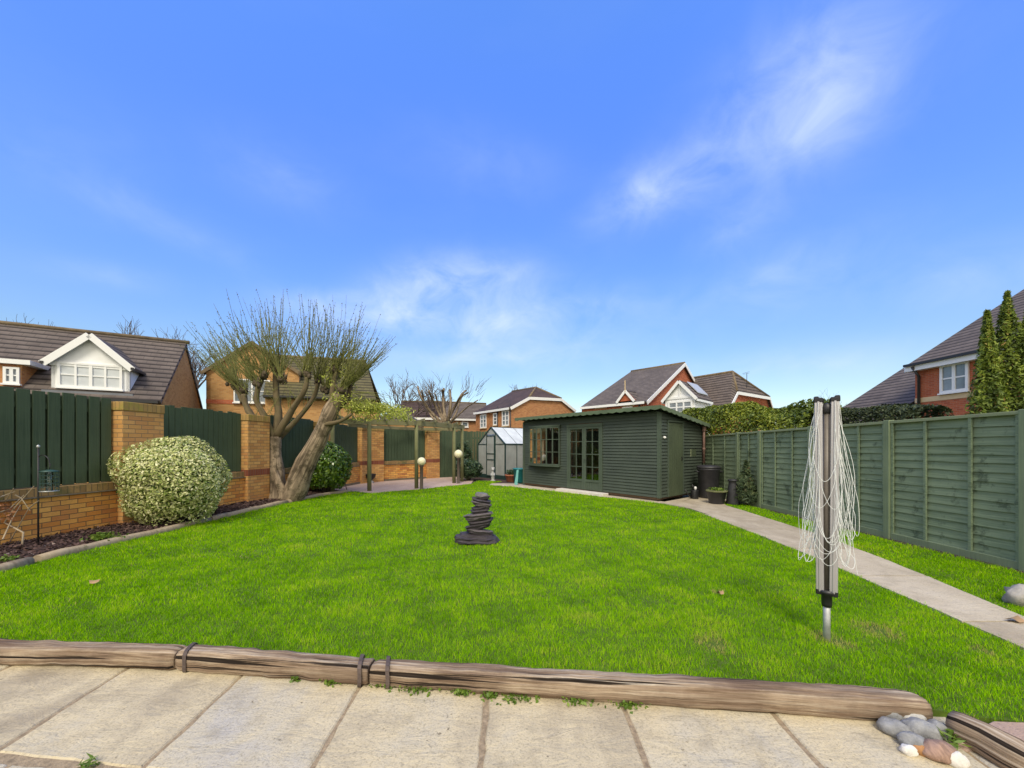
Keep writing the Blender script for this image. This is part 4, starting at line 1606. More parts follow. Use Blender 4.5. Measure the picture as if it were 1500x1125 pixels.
far_tree(34, 464, 32, 'low bare treetop over the roof near the left edge', 25, clean=.36, r=.2)
far_tree(1205, 573, 40, 'fine bare tree showing above the top of the airer', 27, clean=.34, r=.12)
far_tree(1232, 578, 42, 'thin bare tree right of the airer beyond the hedge', 29, clean=.34, r=.1)

# thick stemmed pollard behind the pergola
PYD = 24.0
pol = thing('pollard_tree', A(655, 640, PYD) * V((1, 1, 0)).x if False else V((A(655, 640, PYD).x, PYD, -.1)), 'bare pollard tree with thick cut stems behind the pergola', 'tree')
mb = MB()
Q = lambda x, y, dy=0: A(x, y, PYD + dy)
limb(mb, [V((Q(655, 640).x, PYD, -.2)), Q(654, 635), Q(654, 618)], [.3, .26, .24], 12, .2, 31)
for i, (xs, r) in enumerate([([(648, 620), (630, 602), (617, 582), (612, 566)], .17), ([(650, 618), (638, 595), (628, 572)], .16), ([(653, 618), (650, 595), (649, 575), (650, 570)], .2), ([(656, 618), (660, 592), (659, 571)], .2),
                             ([(656, 616), (666, 596), (675, 580), (682, 572)], .17), ([(652, 618), (644, 598), (637, 576)], .14), ([(660, 618), (668, 605), (676, 582), (686, 575)], .13), ([(648, 622), (634, 612), (622, 590), (618, 572)], .13),
                             ([(658, 622), (680, 600), (700, 586)], .1)]):
    limb(mb, [Q(x, y, random.uniform(-1, 1) * .5 * k) for k, (x, y) in enumerate(xs)], [r * .62 * (1 - .45 * k / (len(xs) - 1)) for k in range(len(xs))], 8, .3, 40 + i)
mb.build('trunk', MT['bark'], pol)
mb = MB()
for i in range(110):
    x = random.choice([612, 628, 650, 659, 682, 637, 686, 618, 700]) + random.gauss(0, 3)
    y = 575 + random.gauss(0, 6)
    p = Q(x, y, random.uniform(-.6, .6))
    d = V(((x - 655) / 60 + random.gauss(0, .35), random.gauss(0, .3), 1)).normalized()
    L = random.uniform(.4, 1.0)
    mb.tube([p, p + d * L * .5, p + d * L + V((random.gauss(0, .08), 0, .02))], [.014, .01, .004], 3, False)
mb.build('crown', MT['twig'], pol)

# dry shrub at the left edge
ds = G(8, 802, .05)
ds.x = -6.55
dry = thing('dry_shrub', ds, 'leafless dry shrub with pale twigs against the brick wall at the left edge', 'shrub')
mb = MB()
rr = random.Random(5)
for (x0, y0, x1, y1) in [(0, 775, 50, 712), (0, 728, 22, 720), (10, 800, 42, 745), (22, 725, 44, 748), (0, 745, 20, 715), (4, 790, 30, 740), (-10, 800, 8, 720), (0, 750, 35, 725), (42, 745, 58, 733), (-8, 790, 12, 735)]:
    a, b = A(x0, y0, 4.9 + rr.uniform(-.1, .15)), A(x1, y1, 4.95 + rr.uniform(-.1, .15))
    m = a.lerp(b, .5) + V((rr.gauss(0, .03), rr.gauss(0, .02), rr.gauss(0, .03)))
    mb.tube([a, m, b], [.009, .007, .004], 5, False)
mb.tube([ds - V((0, 0, .05)), ds + V((.02, 0, .2)), A(5, 765, 4.95)], [.014, .011, .009], 6)
mb.build('twigs', MT['dry_twig'], dry)
LPp = []
for i in range(60):
    p = A(rr.uniform(-4, 22), rr.uniform(735, 762), 4.88 + rr.uniform(-.1, .1))
    LPp.append(tuple(p))
P = np.array(LPp)
vv, ff = leaf_mesh(P, unit(RNG.normal(size=P.shape)), .05, .025, .5)
np_mesh('dead_leaves', vv, ff, RNG.uniform(.3, .9, len(P)), m_leaf('rusty dead leaves', [(0, (.12, .05, .03)), (1, (.4, .2, .1))], .9, .1), dry)

# ------------------------------------------------------------------ bird feeder
fb = G(56, 800, .05)
fp = thing('feeder_pole', fb, 'thin black iron shepherd pole with a curved hook in the left bed', 'feeder pole')
MB().tube([fb - V((0, 0, .1)), fb + V((0, 0, 1.33))], .0095, 8).build('pole', MT['black_iron'], fp)
MB().lathe(fb + V((0, 0, 1.33)), [(.0095, 0), (.018, .01), (.018, .03), (.0, .045)], 10).build('finial', MT['galv'], fp)
hk = []
for k in range(13):
    a = math.pi * (1 - k / 12 * 1.0)
    hk.append(fb + V((.075 + .075 * math.cos(a), 0, 1.19 + .07 * math.sin(a) - .06 * (k / 12))))
MB().tube(hk + [hk[-1] + V((.01, 0, -.03)), hk[-1] + V((.025, 0, -.02))], .006, 6).build('hook', MT['black_iron'], fp)
fx = hk[-1] + V((0, 0, -.04))
fd = thing('bird_feeder', fx + V((0, 0, -.34)), 'dark green caged bird feeder hanging from the black pole', 'bird feeder')
MB().tube([fx + V((0, 0, .01)), fx + V((.012, 0, -.02)), fx + V((0, 0, -.06))], .004, 5).build('hanger', MT['black_iron'], fd)
cg = MB()
R_, z0_, z1_ = .085, -.34, -.08
for k in range(14):
    a = k * 2 * math.pi / 14
    e = V((R_ * math.cos(a), R_ * math.sin(a), 0))
    cg.tube([fx + e + V((0, 0, z0_)), fx + e + V((0, 0, z1_))], .0035, 4, False)
for j in range(6):
    z = z0_ + (z1_ - z0_) * j / 5
    cg.tube([fx + V((R_ * math.cos(k * .3927), R_ * math.sin(k * .3927), z)) for k in range(17)], .0035, 4, False)
cg.build('cage', MT['mesh_green'], fd)
MB().lathe(fx, [(.0, -.052), (.03, -.056), (.095, -.075), (.095, -.085), (.0, -.085)][::-1], 18).build('lid', MT['mesh_green'], fd)
MB().lathe(fx, [(.0, -.352), (.088, -.352), (.09, -.338), (.0, -.338)], 18).build('tray', MT['galv'], fd)
MB().lathe(fx, [(.033, -.335), (.033, -.09)], 14).build('seed_tube', MT['glass'], fd)
st = G(507, 716)
tag(MB().tube([G(509, 721), A(503, 698, st.y + .1)], .013, 6).build('wooden_stake', MT['bark_dark']), 'thin dark stake leaning beside the round dark green bush', 'stake')

# ------------------------------------------------------------------ rotary clothes airer
ab = G(1211, 938)
air = thing('rotary_airer', ab, 'folded grey rotary clothes airer with white lines standing on the lawn', 'clothes airer')
AZ = lambda y: H + (HY - y) / F * ab.y
MB().tube([ab - V((0, 0, .1)), ab + V((0, 0, AZ(872)))], .0215, 14).build('ground_tube', MT['galv'], air)
MB().lathe(ab, [(.028, AZ(888)), (.031, AZ(884)), (.031, AZ(872)), (.055, AZ(868)), (.06, AZ(864)), (.02, AZ(862))], 16).build('collar', MT['black_plastic'], air)
MB().tube([ab + V((0, 0, AZ(865))), ab + V((0, 0, AZ(600)))], .022, 14).build('pole', MT['shaded_pole'], air)
MB().lathe(ab, [(.024, AZ(606)), (.034, AZ(604)), (.034, AZ(592)), (.0, AZ(590))], 14).build('hub', MT['black_plastic'], air)
arms = []
AV = V((ab.x, ab.y, 0)).normalized()
AW = V((AV.y, -AV.x, 0))
zb, zt = AZ(866), AZ(588)
for k, (ox, oy) in enumerate([(-.046, -.03), (.046, -.03), (-.042, .035), (.042, .035)]):
    b_ = ab + AW * ox * .8 + AV * oy * .85 + UP * zb
    t_ = ab + AW * ox + AV * oy + UP * zt
    am = MB()
    am.bar(b_, t_, .046, .028, AV)
    so_ = AV * (-.016 if oy < 0 else .016)
    am.bar(b_ + so_, t_ + so_, .016, .007, AV)
    o = am.build('arm', MT['alu'], air, bevel=.004)
    cp = MB()
    cp.box(t_ + V((0, 0, .008)), (.055, .036, .035), -.7)
    cp.box(t_ + AW * (.012 if ox > 0 else -.012) + UP * .026, (.03, .026, .022), -.7)
    cp.build('end_cap', MT['black_plastic'], o, bevel=.006)
    MB().box(b_ + V((0, 0, -.002)), (.05, .034, .04), -.7).build('foot_cap', MT['black_plastic'], o, bevel=.006)
    arms.append((b_, t_))
rr = random.Random(3)


def loop(p0, p1, sag, bulge, spread=.0, r=.00145):
    """slack line hung between two points, hanging down and standing off a little"""
    pts = []
    n = 28
    for k in range(n + 1):
        t = k / n
        w = math.sin(math.pi * t)
        w2 = w ** .42
        p = p0.lerp(p1, t) + V((0, 0, -sag * w2)) + bulge * w2 + AW * (t - .5) * spread * min(1, w * 2.2)
        pts.append(p)
    MB().tube(pts, r, 5, False).build('washing_line', MT['line'], air)


# lines between neighbouring arms: each pair of holes carries one slack loop
pairs = [(0, 1, -AV), (0, 2, -AW), (1, 3, AW), (2, 3, AV)]
for a, b, out in pairs:
    for j in range(11):
        f = .99 - .068 * j
        pa = arms[a][0].lerp(arms[a][1], f) + out * .022
        pb = arms[b][0].lerp(arms[b][1], f) + out * .022
        span = .42 - .018 * j
        if abs(out.dot(AW)) > .5:
            sag = (span * 2.05) * rr.uniform(.8, 1.15)
            bl = out * rr.uniform(.015, .10) + AV * rr.uniform(-.08, .04)
            spread = rr.uniform(.04, .15)
        else:
            sag = pa.z - (.88 - .03 * j) + rr.uniform(-.02, .02) if (j > 3 and out.dot(AV) < 0) else rr.uniform(.5, .75)
            bl = out * rr.uniform(.02, .05) + AW * rr.uniform(-.04, .04)
            spread = rr.uniform(.03, .13)
        zlow = min(pa.z, pb.z) - sag
        if zlow < .56:
            sag -= (.56 - zlow)
        loop(pa, pb, sag, bl, spread * rr.choice([-1, 1]) if abs(out.dot(AW)) > .5 else spread)
for (dx, dy, L) in [(-.11, -.03, 1.05), (-.10, .0, .95), (.10, -.02, .98), (.12, .02, 1.1), (-.085, -.05, .9), (.09, -.05, .85), (.14, -.02, 1.2)]:
    s = ab + AW * dx * .45 + AV * dy + UP * (zt - .02)
    pts = [s.lerp(ab + AW * dx * 1.1 + AV * (dy - .02) + UP * (zt - L), k / 14) + AW * (.018 * math.sin(k * .6 + L * 9) + dx * .5 * math.sin(math.pi * k / 14) * .4) for k in range(15)]
    MB().tube(pts, .00145, 5, False).build('washing_line', MT['line'], air)

# ------------------------------------------------------------------ slate cairn
cb = G(700, 794)
cairn = thing('slate_cairn', cb, 'stacked dark purple slate cairn standing in the middle of the lawn', 'cairn')
px = lambda v: v / F * cb.y
LAY = [(794, 782, 667, 733), (783, 776, 684, 722), (776, 768, 681, 718), (769, 761, 687, 721), (761, 752, 681, 721), (752, 746, 690, 717), (748, 741, 692, 718), (742, 736, 691, 719), (737, 731, 693, 718), (732, 727, 695, 718), (728, 722, 697, 716)]
for i, (yb, yt, xa, xb) in enumerate(LAY):
    z0 = px(794 - yb) * .99
    z1 = px(794 - yt) * .99 + .006
    cxx = ((xa + xb) / 2 - 750) / F * cb.y
    w = px(xb - xa) / 2
    dpt = w * random.uniform(.6, .85) if i else w * .62
    k = 17
    prof = []
    ph = random.uniform(0, 6)
    for j in range(k):
        a = 2 * math.pi * j / k
        rj = 1 + .24 * noise.noise(V((math.cos(a) * 1.7, math.sin(a) * 1.7, i * 5.3))) + .09 * noise.noise(V((math.cos(a) * 5, math.sin(a) * 5, i * 3.3)))
        rj /= (abs(math.cos(a)) ** 3 + abs(math.sin(a)) ** 3) ** (1 / 3)
        prof.append((w * rj * math.cos(a), dpt * rj * math.sin(a)))
    tilt = random.choice([-1, 1]) * random.uniform(.06, .2) if i else -.05
    tily = random.uniform(-.12, .12) if i else 0
    mb = MB()
    hz_ = z1 - z0
    rings = [(z0 - .006, .66), (z0 + hz_ * .12, .80), (z0 + hz_ * .42, .93), (z0 + hz_ * .5, .88), (z0 + hz_ * .8, 1.05), (z0 + hz_ * .93, 1.02), (z1 + .002, .90)] if 0 < i < 10 else ([(z0, .96), (z0 + hz_ * .3, 1.03), (z0 + hz_ * .45, .97), (z0 + hz_ * .7, .95), (z0 + hz_ * .78, .8), (z1, .74)] if i == 0 else [(z0, .8), (z0 + hz_ * .35, 1.0), (z0 + hz_ * .75, .9), (z1, .72)])
    for z, s in rings:
        for j, (x, y) in enumerate(prof):
            jj = 1 + .16 * noise.noise(V((j * 1.3, z * 45, i)))
            mb.v.append(V((cxx + x * s * jj, cb.y + y * s * jj, z + x * tilt + y * tily)))
    for q in range(len(rings) - 1):
        for j in range(k):
            j2 = (j + 1) % k
            mb.face((q * k + j, q * k + j2, (q + 1) * k + j2, (q + 1) * k + j))
    mb.face(list(range(k))[::-1])
    mb.face([(len(rings) - 1) * k + j for j in range(k)])
    o = mb.build('slate', MT['slate_pale' if i == 10 else ('slate', 'slate_mid')[i % 3 == 1]], cairn)
    if i == 0:
        o['label'] = 'broad base slate lying on the grass'
    if i == len(LAY) - 1:
        o['label'] = 'pale topped slate crowning the stack'


# ------------------------------------------------------------------ summerhouse with a shed end
shed = thing('summerhouse', S(SL / 2, SW / 2), 'dark green boarded summerhouse with glazed double doors, bay window and scalloped eaves', 'summerhouse')
HF, HB = 2.30, 1.98                                  # wall heights at front and back
PITCH = .0835
BAY = (3.36, 4.80, .76, 2.08)                         # a0 a1 z0 z1
DOOR = (1.74, 3.04, .09, 2.06)
SDOOR = (.40, 1.22)


def boards(name, P, d, n, L, ztop, holes, mat, rows_h=PITCH, zb=.10):
    """lapped boards on a wall starting at P, running along d, facing n; ztop(s) height"""
    mb = MB()
    z = zb
    while True:
        h = rows_h
        segs = [(0, L)]
        for (a0, a1, z0, z1) in holes:
            if z + h > z0 + .01 and z < z1 - .01:
                new = []
                for s0, s1 in segs:
                    if a1 <= s0 or a0 >= s1:
                        new.append((s0, s1))
                    else:
                        if a0 > s0:
                            new.append((s0, a0))
                        if a1 < s1:
                            new.append((a1, s1))
                segs = new
        any_ = False
        for s0, s1 in segs:
            # cut where the sloping top meets this row
            m = max(1, int((s1 - s0) / .5))
            for j in range(m):
                q0, q1 = s0 + (s1 - s0) * j / m, s0 + (s1 - s0) * (j + 1) / m
                t0, t1 = min(z + h, ztop(q0)), min(z + h, ztop(q1))
                if t0 <= z + .005 and t1 <= z + .005:
                    continue
                any_ = True
                t0, t1 = max(t0, z + .002), max(t1, z + .002)
                o_ = random.uniform(-.002, .002)
                lo, hi = n * (.028 + o_), n * .004
                A0, A1 = P + d * q0, P + d * q1
                pts = [A0 + lo + UP * z, A1 + lo + UP * z, A1 + hi + UP * t1, A0 + hi + UP * t0]
                b = len(mb.v)
                k = (z * 7.3) % 1 * 5
                mb.v += pts + [A0 + UP * z, A1 + UP * z]
                sgn = 1 if d.cross(UP).dot(n) > 0 else -1
                uv = [(q0 + k, z), (q1 + k, z), (q1 + k, z + h), (q0 + k, z + h)]
                if sgn > 0:
                    mb.face((b, b + 1, b + 2, b + 3), uv)
                    mb.face((b + 4, b + 5, b + 1, b))
                else:
                    mb.face((b + 3, b + 2, b + 1, b), uv[::-1])
                    mb.face((b, b + 1, b + 5, b + 4))
        z += h
        if z > ztop(0) and z > ztop(L) or not any_ and z > 2:
            break
    # backing wall panels so that the shed is solid behind the boards
    return mb.build(name, mat, shed)


ZT = lambda b: HF - (HF - HB) * b / SW
boards('front_wall', S(0, 0), SU, -SV, SL, lambda s: HF, [BAY, DOOR], MT['shed_green'])
boards('side_wall', S(0, 0), SV, -SU, SW, lambda s: ZT(s), [(SDOOR[0], SDOOR[1], .05, 2.04)], MT['shed_green'])
boards('side_wall', S(SL, 0), SV, SU, SW, lambda s: ZT(s), [], MT['shed_green'])
MB().obox(S(-.0, SW, .08), SU * SL, SV * .03, UP * (HB - .08)).build('back_wall', MT['shed_green'], shed)
# inner lining around the openings, floor
ln = MB()
for (a0, a1, z0, z1) in [(0.01, DOOR[0], .1, HF), (DOOR[1], BAY[0], .1, HF), (BAY[1], SL - .01, .1, HF), (DOOR[0], DOOR[1], DOOR[3], HF), (BAY[0], BAY[1], .1, BAY[2]), (BAY[0], BAY[1], BAY[3], HF)]:
    ln.obox(S(a0, .002, z0), SU * (a1 - a0), SV * .03, UP * (z1 - z0))
for (c0, c1, z0) in [(.02, SDOOR[0], .1), (SDOOR[1], SW - .02, .1)]:
    ln.prism([S(.002, c0, z0), S(.002, c1, z0), S(.002, c1, ZT(c1)), S(.002, c0, ZT(c0))], SU * .03)
ln.prism([S(SL - .03, .02, .1), S(SL - .03, SW - .02, .1), S(SL - .03, SW - .02, ZT(SW)), S(SL - .03, .02, ZT(0))], SU * .028)
ln.obox(S(.04, SW - .04, .1), SU * (SL - .08), SV * .03, UP * (HB - .1))
ln.prism([S(1.5, .04, .1), S(1.5, SW - .05, .1), S(1.5, SW - .05, HB - .02), S(1.5, .04, HF - .02)], SU * .03)
ln.build('lining', MT['inside'], shed)
MB().obox(S(.01, .01, .045), SU * (SL - .02), SV * (SW - .02), UP * .05).build('floor', MT['inside'], shed)
MB().obox(S(.05, .03, -.02), SU * (SL - .1), SV * .1, UP * .07).obox(S(.05, SW - .14, -.02), SU * (SL - .1), SV * .1, UP * .07).obox(S(.05, SW / 2, -.02), SU * (SL - .1), SV * .1, UP * .07).build('bearer', MT['bark_dark'], shed)
MB().obox(S(.0, -.035, .09), SU * .05, SV * .034, UP * (HF - .12)).build('corner_trim', MT['shed_trim'], shed)
MB().obox(S(-.034, -.036, .09), SU * .033, SV * .085, UP * (HF - .12)).build('corner_trim', MT['shed_trim'], shed)
MB().obox(S(SL - .045, -.035, .09), SU * .08, SV * .034, UP * (HF - .12)).build('corner_trim', MT['shed_trim'], shed)
# roof with its overhang
RO = dict(a0=-.17, a1=SL + .2, b0=-.26, b1=SW + .12)
zr = lambda b: 2.385 - .128 * (b + .26)
MB().prism([S(RO['a0'], RO['b0'], zr(RO['b0'])), S(RO['a1'], RO['b0'], zr(RO['b0'])), S(RO['a1'], RO['b1'], zr(RO['b1'])), S(RO['a0'], RO['b1'], zr(RO['b1']))], UP * .03).build('roof', MT['felt'], shed)


def scallop(P, d, L, zt, slope, n, pitch=.2, drop=.085, dip=.028):
    mb = MB()
    k = int(L / pitch)
    pts_t, pts_b = [], []
    for i in range(k * 8 + 1):
        s = L * i / (k * 8)
        ph = (i % 8) / 8
        zz = zt + slope * s
        pts_t.append(P + d * s + UP * (zz + .034))
        pts_b.append(P + d * s + UP * (zz - drop + .036 - dip * math.sin(math.pi * ph)))
    for i in range(k * 8):
        mb.prism([pts_b[i], pts_b[i + 1], pts_t[i + 1], pts_t[i]], n * .02)
    return mb


scallop(S(RO['a0'], RO['b0'] - .002), SU, RO['a1'] - RO['a0'], zr(RO['b0']), 0, -SV, .25).build('fascia', MT['felt'], shed)
scallop(S(RO['a0'] - .002, RO['b0']), SV, RO['b1'] - RO['b0'], zr(RO['b0']), -.128, -SU, .25).build('fascia', MT['felt'], shed)


def glazed(parent_name, P, d, n, w, z0, z1, cols, rows, frame, bar, kick=0.0, depth=.045, parent=None, mat=None, label=None):
    """a framed leaf with glazing bars and one mesh of glass; kick: boarded part at the bottom"""
    mat = mat or MT['shed_trim']
    mb = MB()
    o_ = P - n * depth * .3
    mb.obox(o_ + UP * z0, d * frame, n * depth, UP * (z1 - z0))
    mb.obox(o_ + d * (w - frame) + UP * z0, d * frame, n * depth, UP * (z1 - z0))
    mb.obox(o_ + d * frame + UP * (z1 - frame), d * (w - 2 * frame), n * depth, UP * frame)
    zb = z0 + kick
    mb.obox(o_ + d * frame + UP * zb, d * (w - 2 * frame), n * depth, UP * frame)
    gw, gh = w - 2 * frame, z1 - frame - zb - frame
    for i in range(1, cols):
        mb.obox(o_ + d * (frame + gw * i / cols - bar / 2) + UP * (zb + frame) + n * .006, d * bar, n * (depth - .014), UP * gh)
    for j in range(1, rows):
        mb.obox(o_ + d * frame + UP * (zb + frame + gh * j / rows - bar / 2) + n * .003, d * gw, n * (depth - .008), UP * bar)
    if kick:
        k = 7
        for i in range(k):
            mb.obox(o_ + d * (frame + gw * i / k + .004) + UP * z0 + n * .005, d * (gw / k - .008), n * (depth - .02), UP * kick)
    fr = mb.build(parent_name, mat, parent)
    MB().obox(o_ + d * frame + UP * (zb + frame) + n * .012, d * gw, n * .004, UP * gh).build('pane', MT['glass'], fr)
    return fr


DW = (DOOR[1] - DOOR[0] - .08) / 2
dm = MB()
dm.obox(S(DOOR[0] - .02, .01, .09), SU * .06, SV * -.05, UP * 2.0)
dm.obox(S(DOOR[1] - .04, .01, .09), SU * .06, SV * -.05, UP * 2.0)
dm.obox(S(DOOR[0] - .03, .01, 2.0), SU * (DOOR[1] - DOOR[0] + .06), SV * -.06, UP * .08)
dm.build('door_frame', MT['shed_trim'], shed)
for k in range(2):
    a0 = DOOR[0] + .042 + k * (DW + .004)
    dr = glazed('door', S(a0, 0), SU, -SV, DW - .002, .10, 1.995, 2, 4, .065, .022, kick=.24, parent=shed)
    if k == 0:
        MB().tube([S(a0 + DW - .035, -.04, 1.0), S(a0 + DW - .035, -.075, 1.0), S(a0 + DW - .13, -.078, 1.0)], .009, 6).build('handle', MT['black_iron'], dr)
# shallow bow window
bay = MB()
a0, a1, z0, z1 = BAY
NB = 6
arc = []
for i in range(NB + 1):
    t = i / NB
    arc.append(S(a0 + .02 + (a1 - a0 - .04) * t, -.05 - .13 * math.sin(math.pi * t)))
for i in range(NB + 1):
    p = arc[i]
    bay.box((p.x, p.y, (z0 + z1) / 2), (.034, .034, z1 - z0 - .06), .64)
for zz, h in ((z0 + .05, .035), (z0 + .05 + (z1 - z0) * .31, .02), (z0 + (z1 - z0) * .66, .02), (z1 - .05, .05)):
    for i in range(NB):
        bay.bar(arc[i] + UP * zz, arc[i + 1] + UP * zz, .03, h)
bw = bay.build('bow_window', MT['shed_trim'], shed)
gl = MB()
for i in range(NB):
    gl.poly([arc[i] + UP * (z0 + .06), arc[i + 1] + UP * (z0 + .06), arc[i + 1] + UP * (z1 - .06), arc[i] + UP * (z1 - .06)])
gl.build('pane', MT['glass'], bw)
for zz, th, ex in ((z0 - .02, .045, .05), (z1 - .03, .05, .02)):
    pts = [S(a1 + .02, .0, zz)] + [S(a1 + .02 - (a1 - a0 + .04) * i / 12, -.05 - ex - .13 * math.sin(math.pi * i / 12), zz) for i in range(13)] + [S(a0 - .02, 0, zz)]
    MB().prism(pts, UP * th).build('sill' if ex > .03 else 'head', MT['shed_trim'], bw)
# pale curtains drawn to the sides of the bow window, and a shelf line behind
for (c0, c1, b_) in [(4.28, 4.56, .14), (1.62, 1.66, .1)]:
    mb = MB()
    pts = []
    n = 22
    fr = [S(c0 + (c1 - c0) * i / n, b_ + .03 * math.sin(i * 1.5)) for i in range(n + 1)]
    for i in range(n):
        mb.prism([fr[i] + UP * .9, fr[i + 1] + UP * .9, fr[i + 1] + UP * 1.62, fr[i] + UP * 1.62], SV * .006, False)
    mb.build('curtain', MT['curtain'], shed)
# something to see inside: an armchair by the doors and a pale pot on the bay sill
ch = thing('armchair', S(2.0, .75, .1), 'dark armchair standing inside the summerhouse behind the right glazed door', 'armchair')
MB().obox(S(1.66, .5, .22), SU * .7, SV * .6, UP * .22).build('seat', MT['bin_plastic'], ch, bevel=.04)
MB().obox(S(1.66, 1.0, .4), SU * .7, SV * .16, UP * .55).build('backrest', MT['bin_plastic'], ch, bevel=.05)
for q in (1.6, 2.26):
    MB().obox(S(q, .5, .14), SU * .12, SV * .62, UP * .5).build('arm', MT['bin_plastic'], ch, bevel=.03)
pc = S(4.5, -.04, .80)
tag(MB().lathe(pc, [(.035, 0), (.055, .02), (.065, .09), (.06, .10), (.0, .10)], 14).build('bowl', MT['white']), 'small white bowl on the sill of the bow window', 'bowl')
# side door
sd = MB()
k = 7
for i in range(k):
    w = (SDOOR[1] - SDOOR[0] - .05) / k
    sd.obox(S(-.012, SDOOR[0] + .025 + i * w + .002, .09), SV * (w - .004), SU * -.025, UP * 1.93)
sdo = sd.build('shed_door', MT['shed_door'], shed, bevel=.003)
MB().obox(S(-.037, SDOOR[1] - .12, 1.02), SV * .035, SU * -.02, UP * .1).build('handle', MT['black_iron'], sdo)
tf = MB()
tf.obox(S(.01, SDOOR[0] - .03, .09), SV * .053, SU * -.045, UP * 1.95)
tf.obox(S(.01, SDOOR[1] - .023, .09), SV * .053, SU * -.045, UP * 1.95)
tf.obox(S(.01, SDOOR[0] - .06, 2.04), SV * (SDOOR[1] - SDOOR[0] + .12), SU * -.055, UP * .05)
tf.build('door_frame', MT['shed_trim'], shed)
MB().obox(S(-.018, 1.68, 1.12), SV * .012, SU * -.02, UP * .2).build('vent', MT['fence_cap'], shed)
vm = MB()
for i in range(6):
    vm.obox(S(-.018, 1.74 + i * .05, 1.12), SV * .018, SU * -.016, UP * .2)
vm.build('vent', MT['shed_door'], shed)
lp = S(-.03, .2, 1.63)
MB().lathe(lp + UP * -.035, [(.0, 0), (.03, .008), (.045, .035), (.03, .062), (0, .07)], 14).build('lamp', MT['white'], shed)
# gutter and brown downpipe at the back corner
MB().tube([S(-.3, SW + .16, 2.02), S(SL, SW + .16, 2.0)], .045, 8).build('gutter', MT['brown_pipe'], shed)
dp = S(-.085, SW - .10)
dpo = MB().tube([S(-.12, SW + .10, 2.02), S(-.10, SW - .04, 1.96), dp + UP * 1.88, dp + UP * .9], .036, 10).build('downpipe', MT['brown_pipe'], shed)
MB().lathe(dp, [(.042, 1.3), (.046, 1.31), (.046, 1.35), (.042, 1.36)], 12).build('collar', MT['brown_pipe'], dpo)
MB().lathe(dp, [(.046, 1.84), (.055, 1.86), (.06, 1.96), (.05, 1.97)], 12).build('hopper', MT['brown_pipe'], dpo)
tag(MB().obox(S(1.5, -.03, -.03), SU * 1.78, SV * -.30, UP * .105).build('concrete_step', MT['step'], bevel=.012), 'long pale concrete step in front of the glazed double doors', 'step')

# ------------------------------------------------------------------ bin, cans and pots beside the shed
bc = V((5.33, 10.0, .01))
bn = thing('water_butt', bc, 'round black plastic water butt with lid under the brown downpipe', 'water butt')
MB().lathe(bc, [(.215, 0), (.23, .04), (.27, .74), (.29, .76), (.295, .79), (.27, .80)], 26).build('body', MT['bin_plastic'], bn)
MB().lathe(bc, [(.285, .80), (.30, .81), (.30, .84), (.24, .875), (.10, .89), (0, .89)], 26).build('lid', MT['bin_plastic'], bn)
for sx in (-1, 1):
    MB().tube([bc + V((sx * .27, -.06, .7)), bc + V((sx * .34, -.06, .72)), bc + V((sx * .34, .06, .72)), bc + V((sx * .27, .06, .7))], .014, 6).build('handle', MT['bin_plastic'], bn)


def can(c, r, h, label, mat, spout):
    c = V(c)
    t = thing('watering_can', c, label, 'watering can', 'watering cans by the shed')
    MB().lathe(c, [(r * .97, 0), (r, .012), (r, h * .93), (r * .93, h), (r * .4, h), (r * .38, h * .985), (0, h * .98)], 18).build('body', MT[mat], t)
    MB().tube([c + V((-r * .3, 0, h)), c + V((-r * .2, 0, h + .07)), c + V((r * .6, 0, h + .06)), c + V((r * .98, 0, h * .7))], .012, 6).build('handle', MT[mat], t)
    s0 = c + V((spout * r * .9, 0, .05))
    MB().tube([s0, c + V((spout * (r + .10), -.02, h * .6)), c + V((spout * (r + .17), -.03, h * 1.08))], [.024, .017, .014], 8).build('spout', MT[mat], t)
    return t


can(G(1017.5, 731), .095, .24, 'smaller black watering can with a pale cap nearest the shed wall', 'black_plastic', -1)
k_ = G(1017.5, 731) + V((.02, 0, .3))
wc = ROOT
MB().lathe(k_, [(.0, -.06), (.03, -.05), (.035, 0), (.02, .03), (0, .035)], 10).build('cap', MT['white'], [o for o in COL.objects if o.name.startswith('watering_can')][-1])
can(G(1030, 730) + V((.02, .12, 0)), .10, .34, 'taller black watering can in front of the water butt', 'black_plastic', -1)
pc = G(1049.5, 738)
pt = thing('plant_pot', pc, 'large black plastic pot with an olive rim and low green plants', 'plant pot')
MB().lathe(pc, [(.155, 0), (.165, .02), (.215, .29), (.235, .295), (.235, .325), (.21, .325), (.205, .28), (0, .28)], 24).build('pot', MT['bin_plastic'], pt)
MB().lathe(pc, [(.236, .300), (.240, .302), (.240, .330), (.236, .332), (.215, .332)], 24).build('rim', MT['post_green'], pt)
P = np.stack([pc.x + RNG.normal(0, .075, 600), pc.y + RNG.normal(0, .075, 600), .28 + RNG.random(600) * .11], 1)
vv, ff = leaf_mesh(P, unit(RNG.normal(size=P.shape) + [0, -.4, .8]), .05, .025, .6)
np_mesh('plant', vv, ff, RNG.random(600), MT['weed'], pt)
tc = G(1074, 739)
tt = thing('chimney_pot', tc, 'tall narrow black pot standing between water butt and dwarf conifer', 'pot')
MB().lathe(tc, [(.15, 0), (.155, .03), (.10, .50), (.098, .56), (.115, .57), (.115, .60), (.09, .605), (.085, .5), (0, .5)], 20).build('body', MT['bin_plastic'], tt)

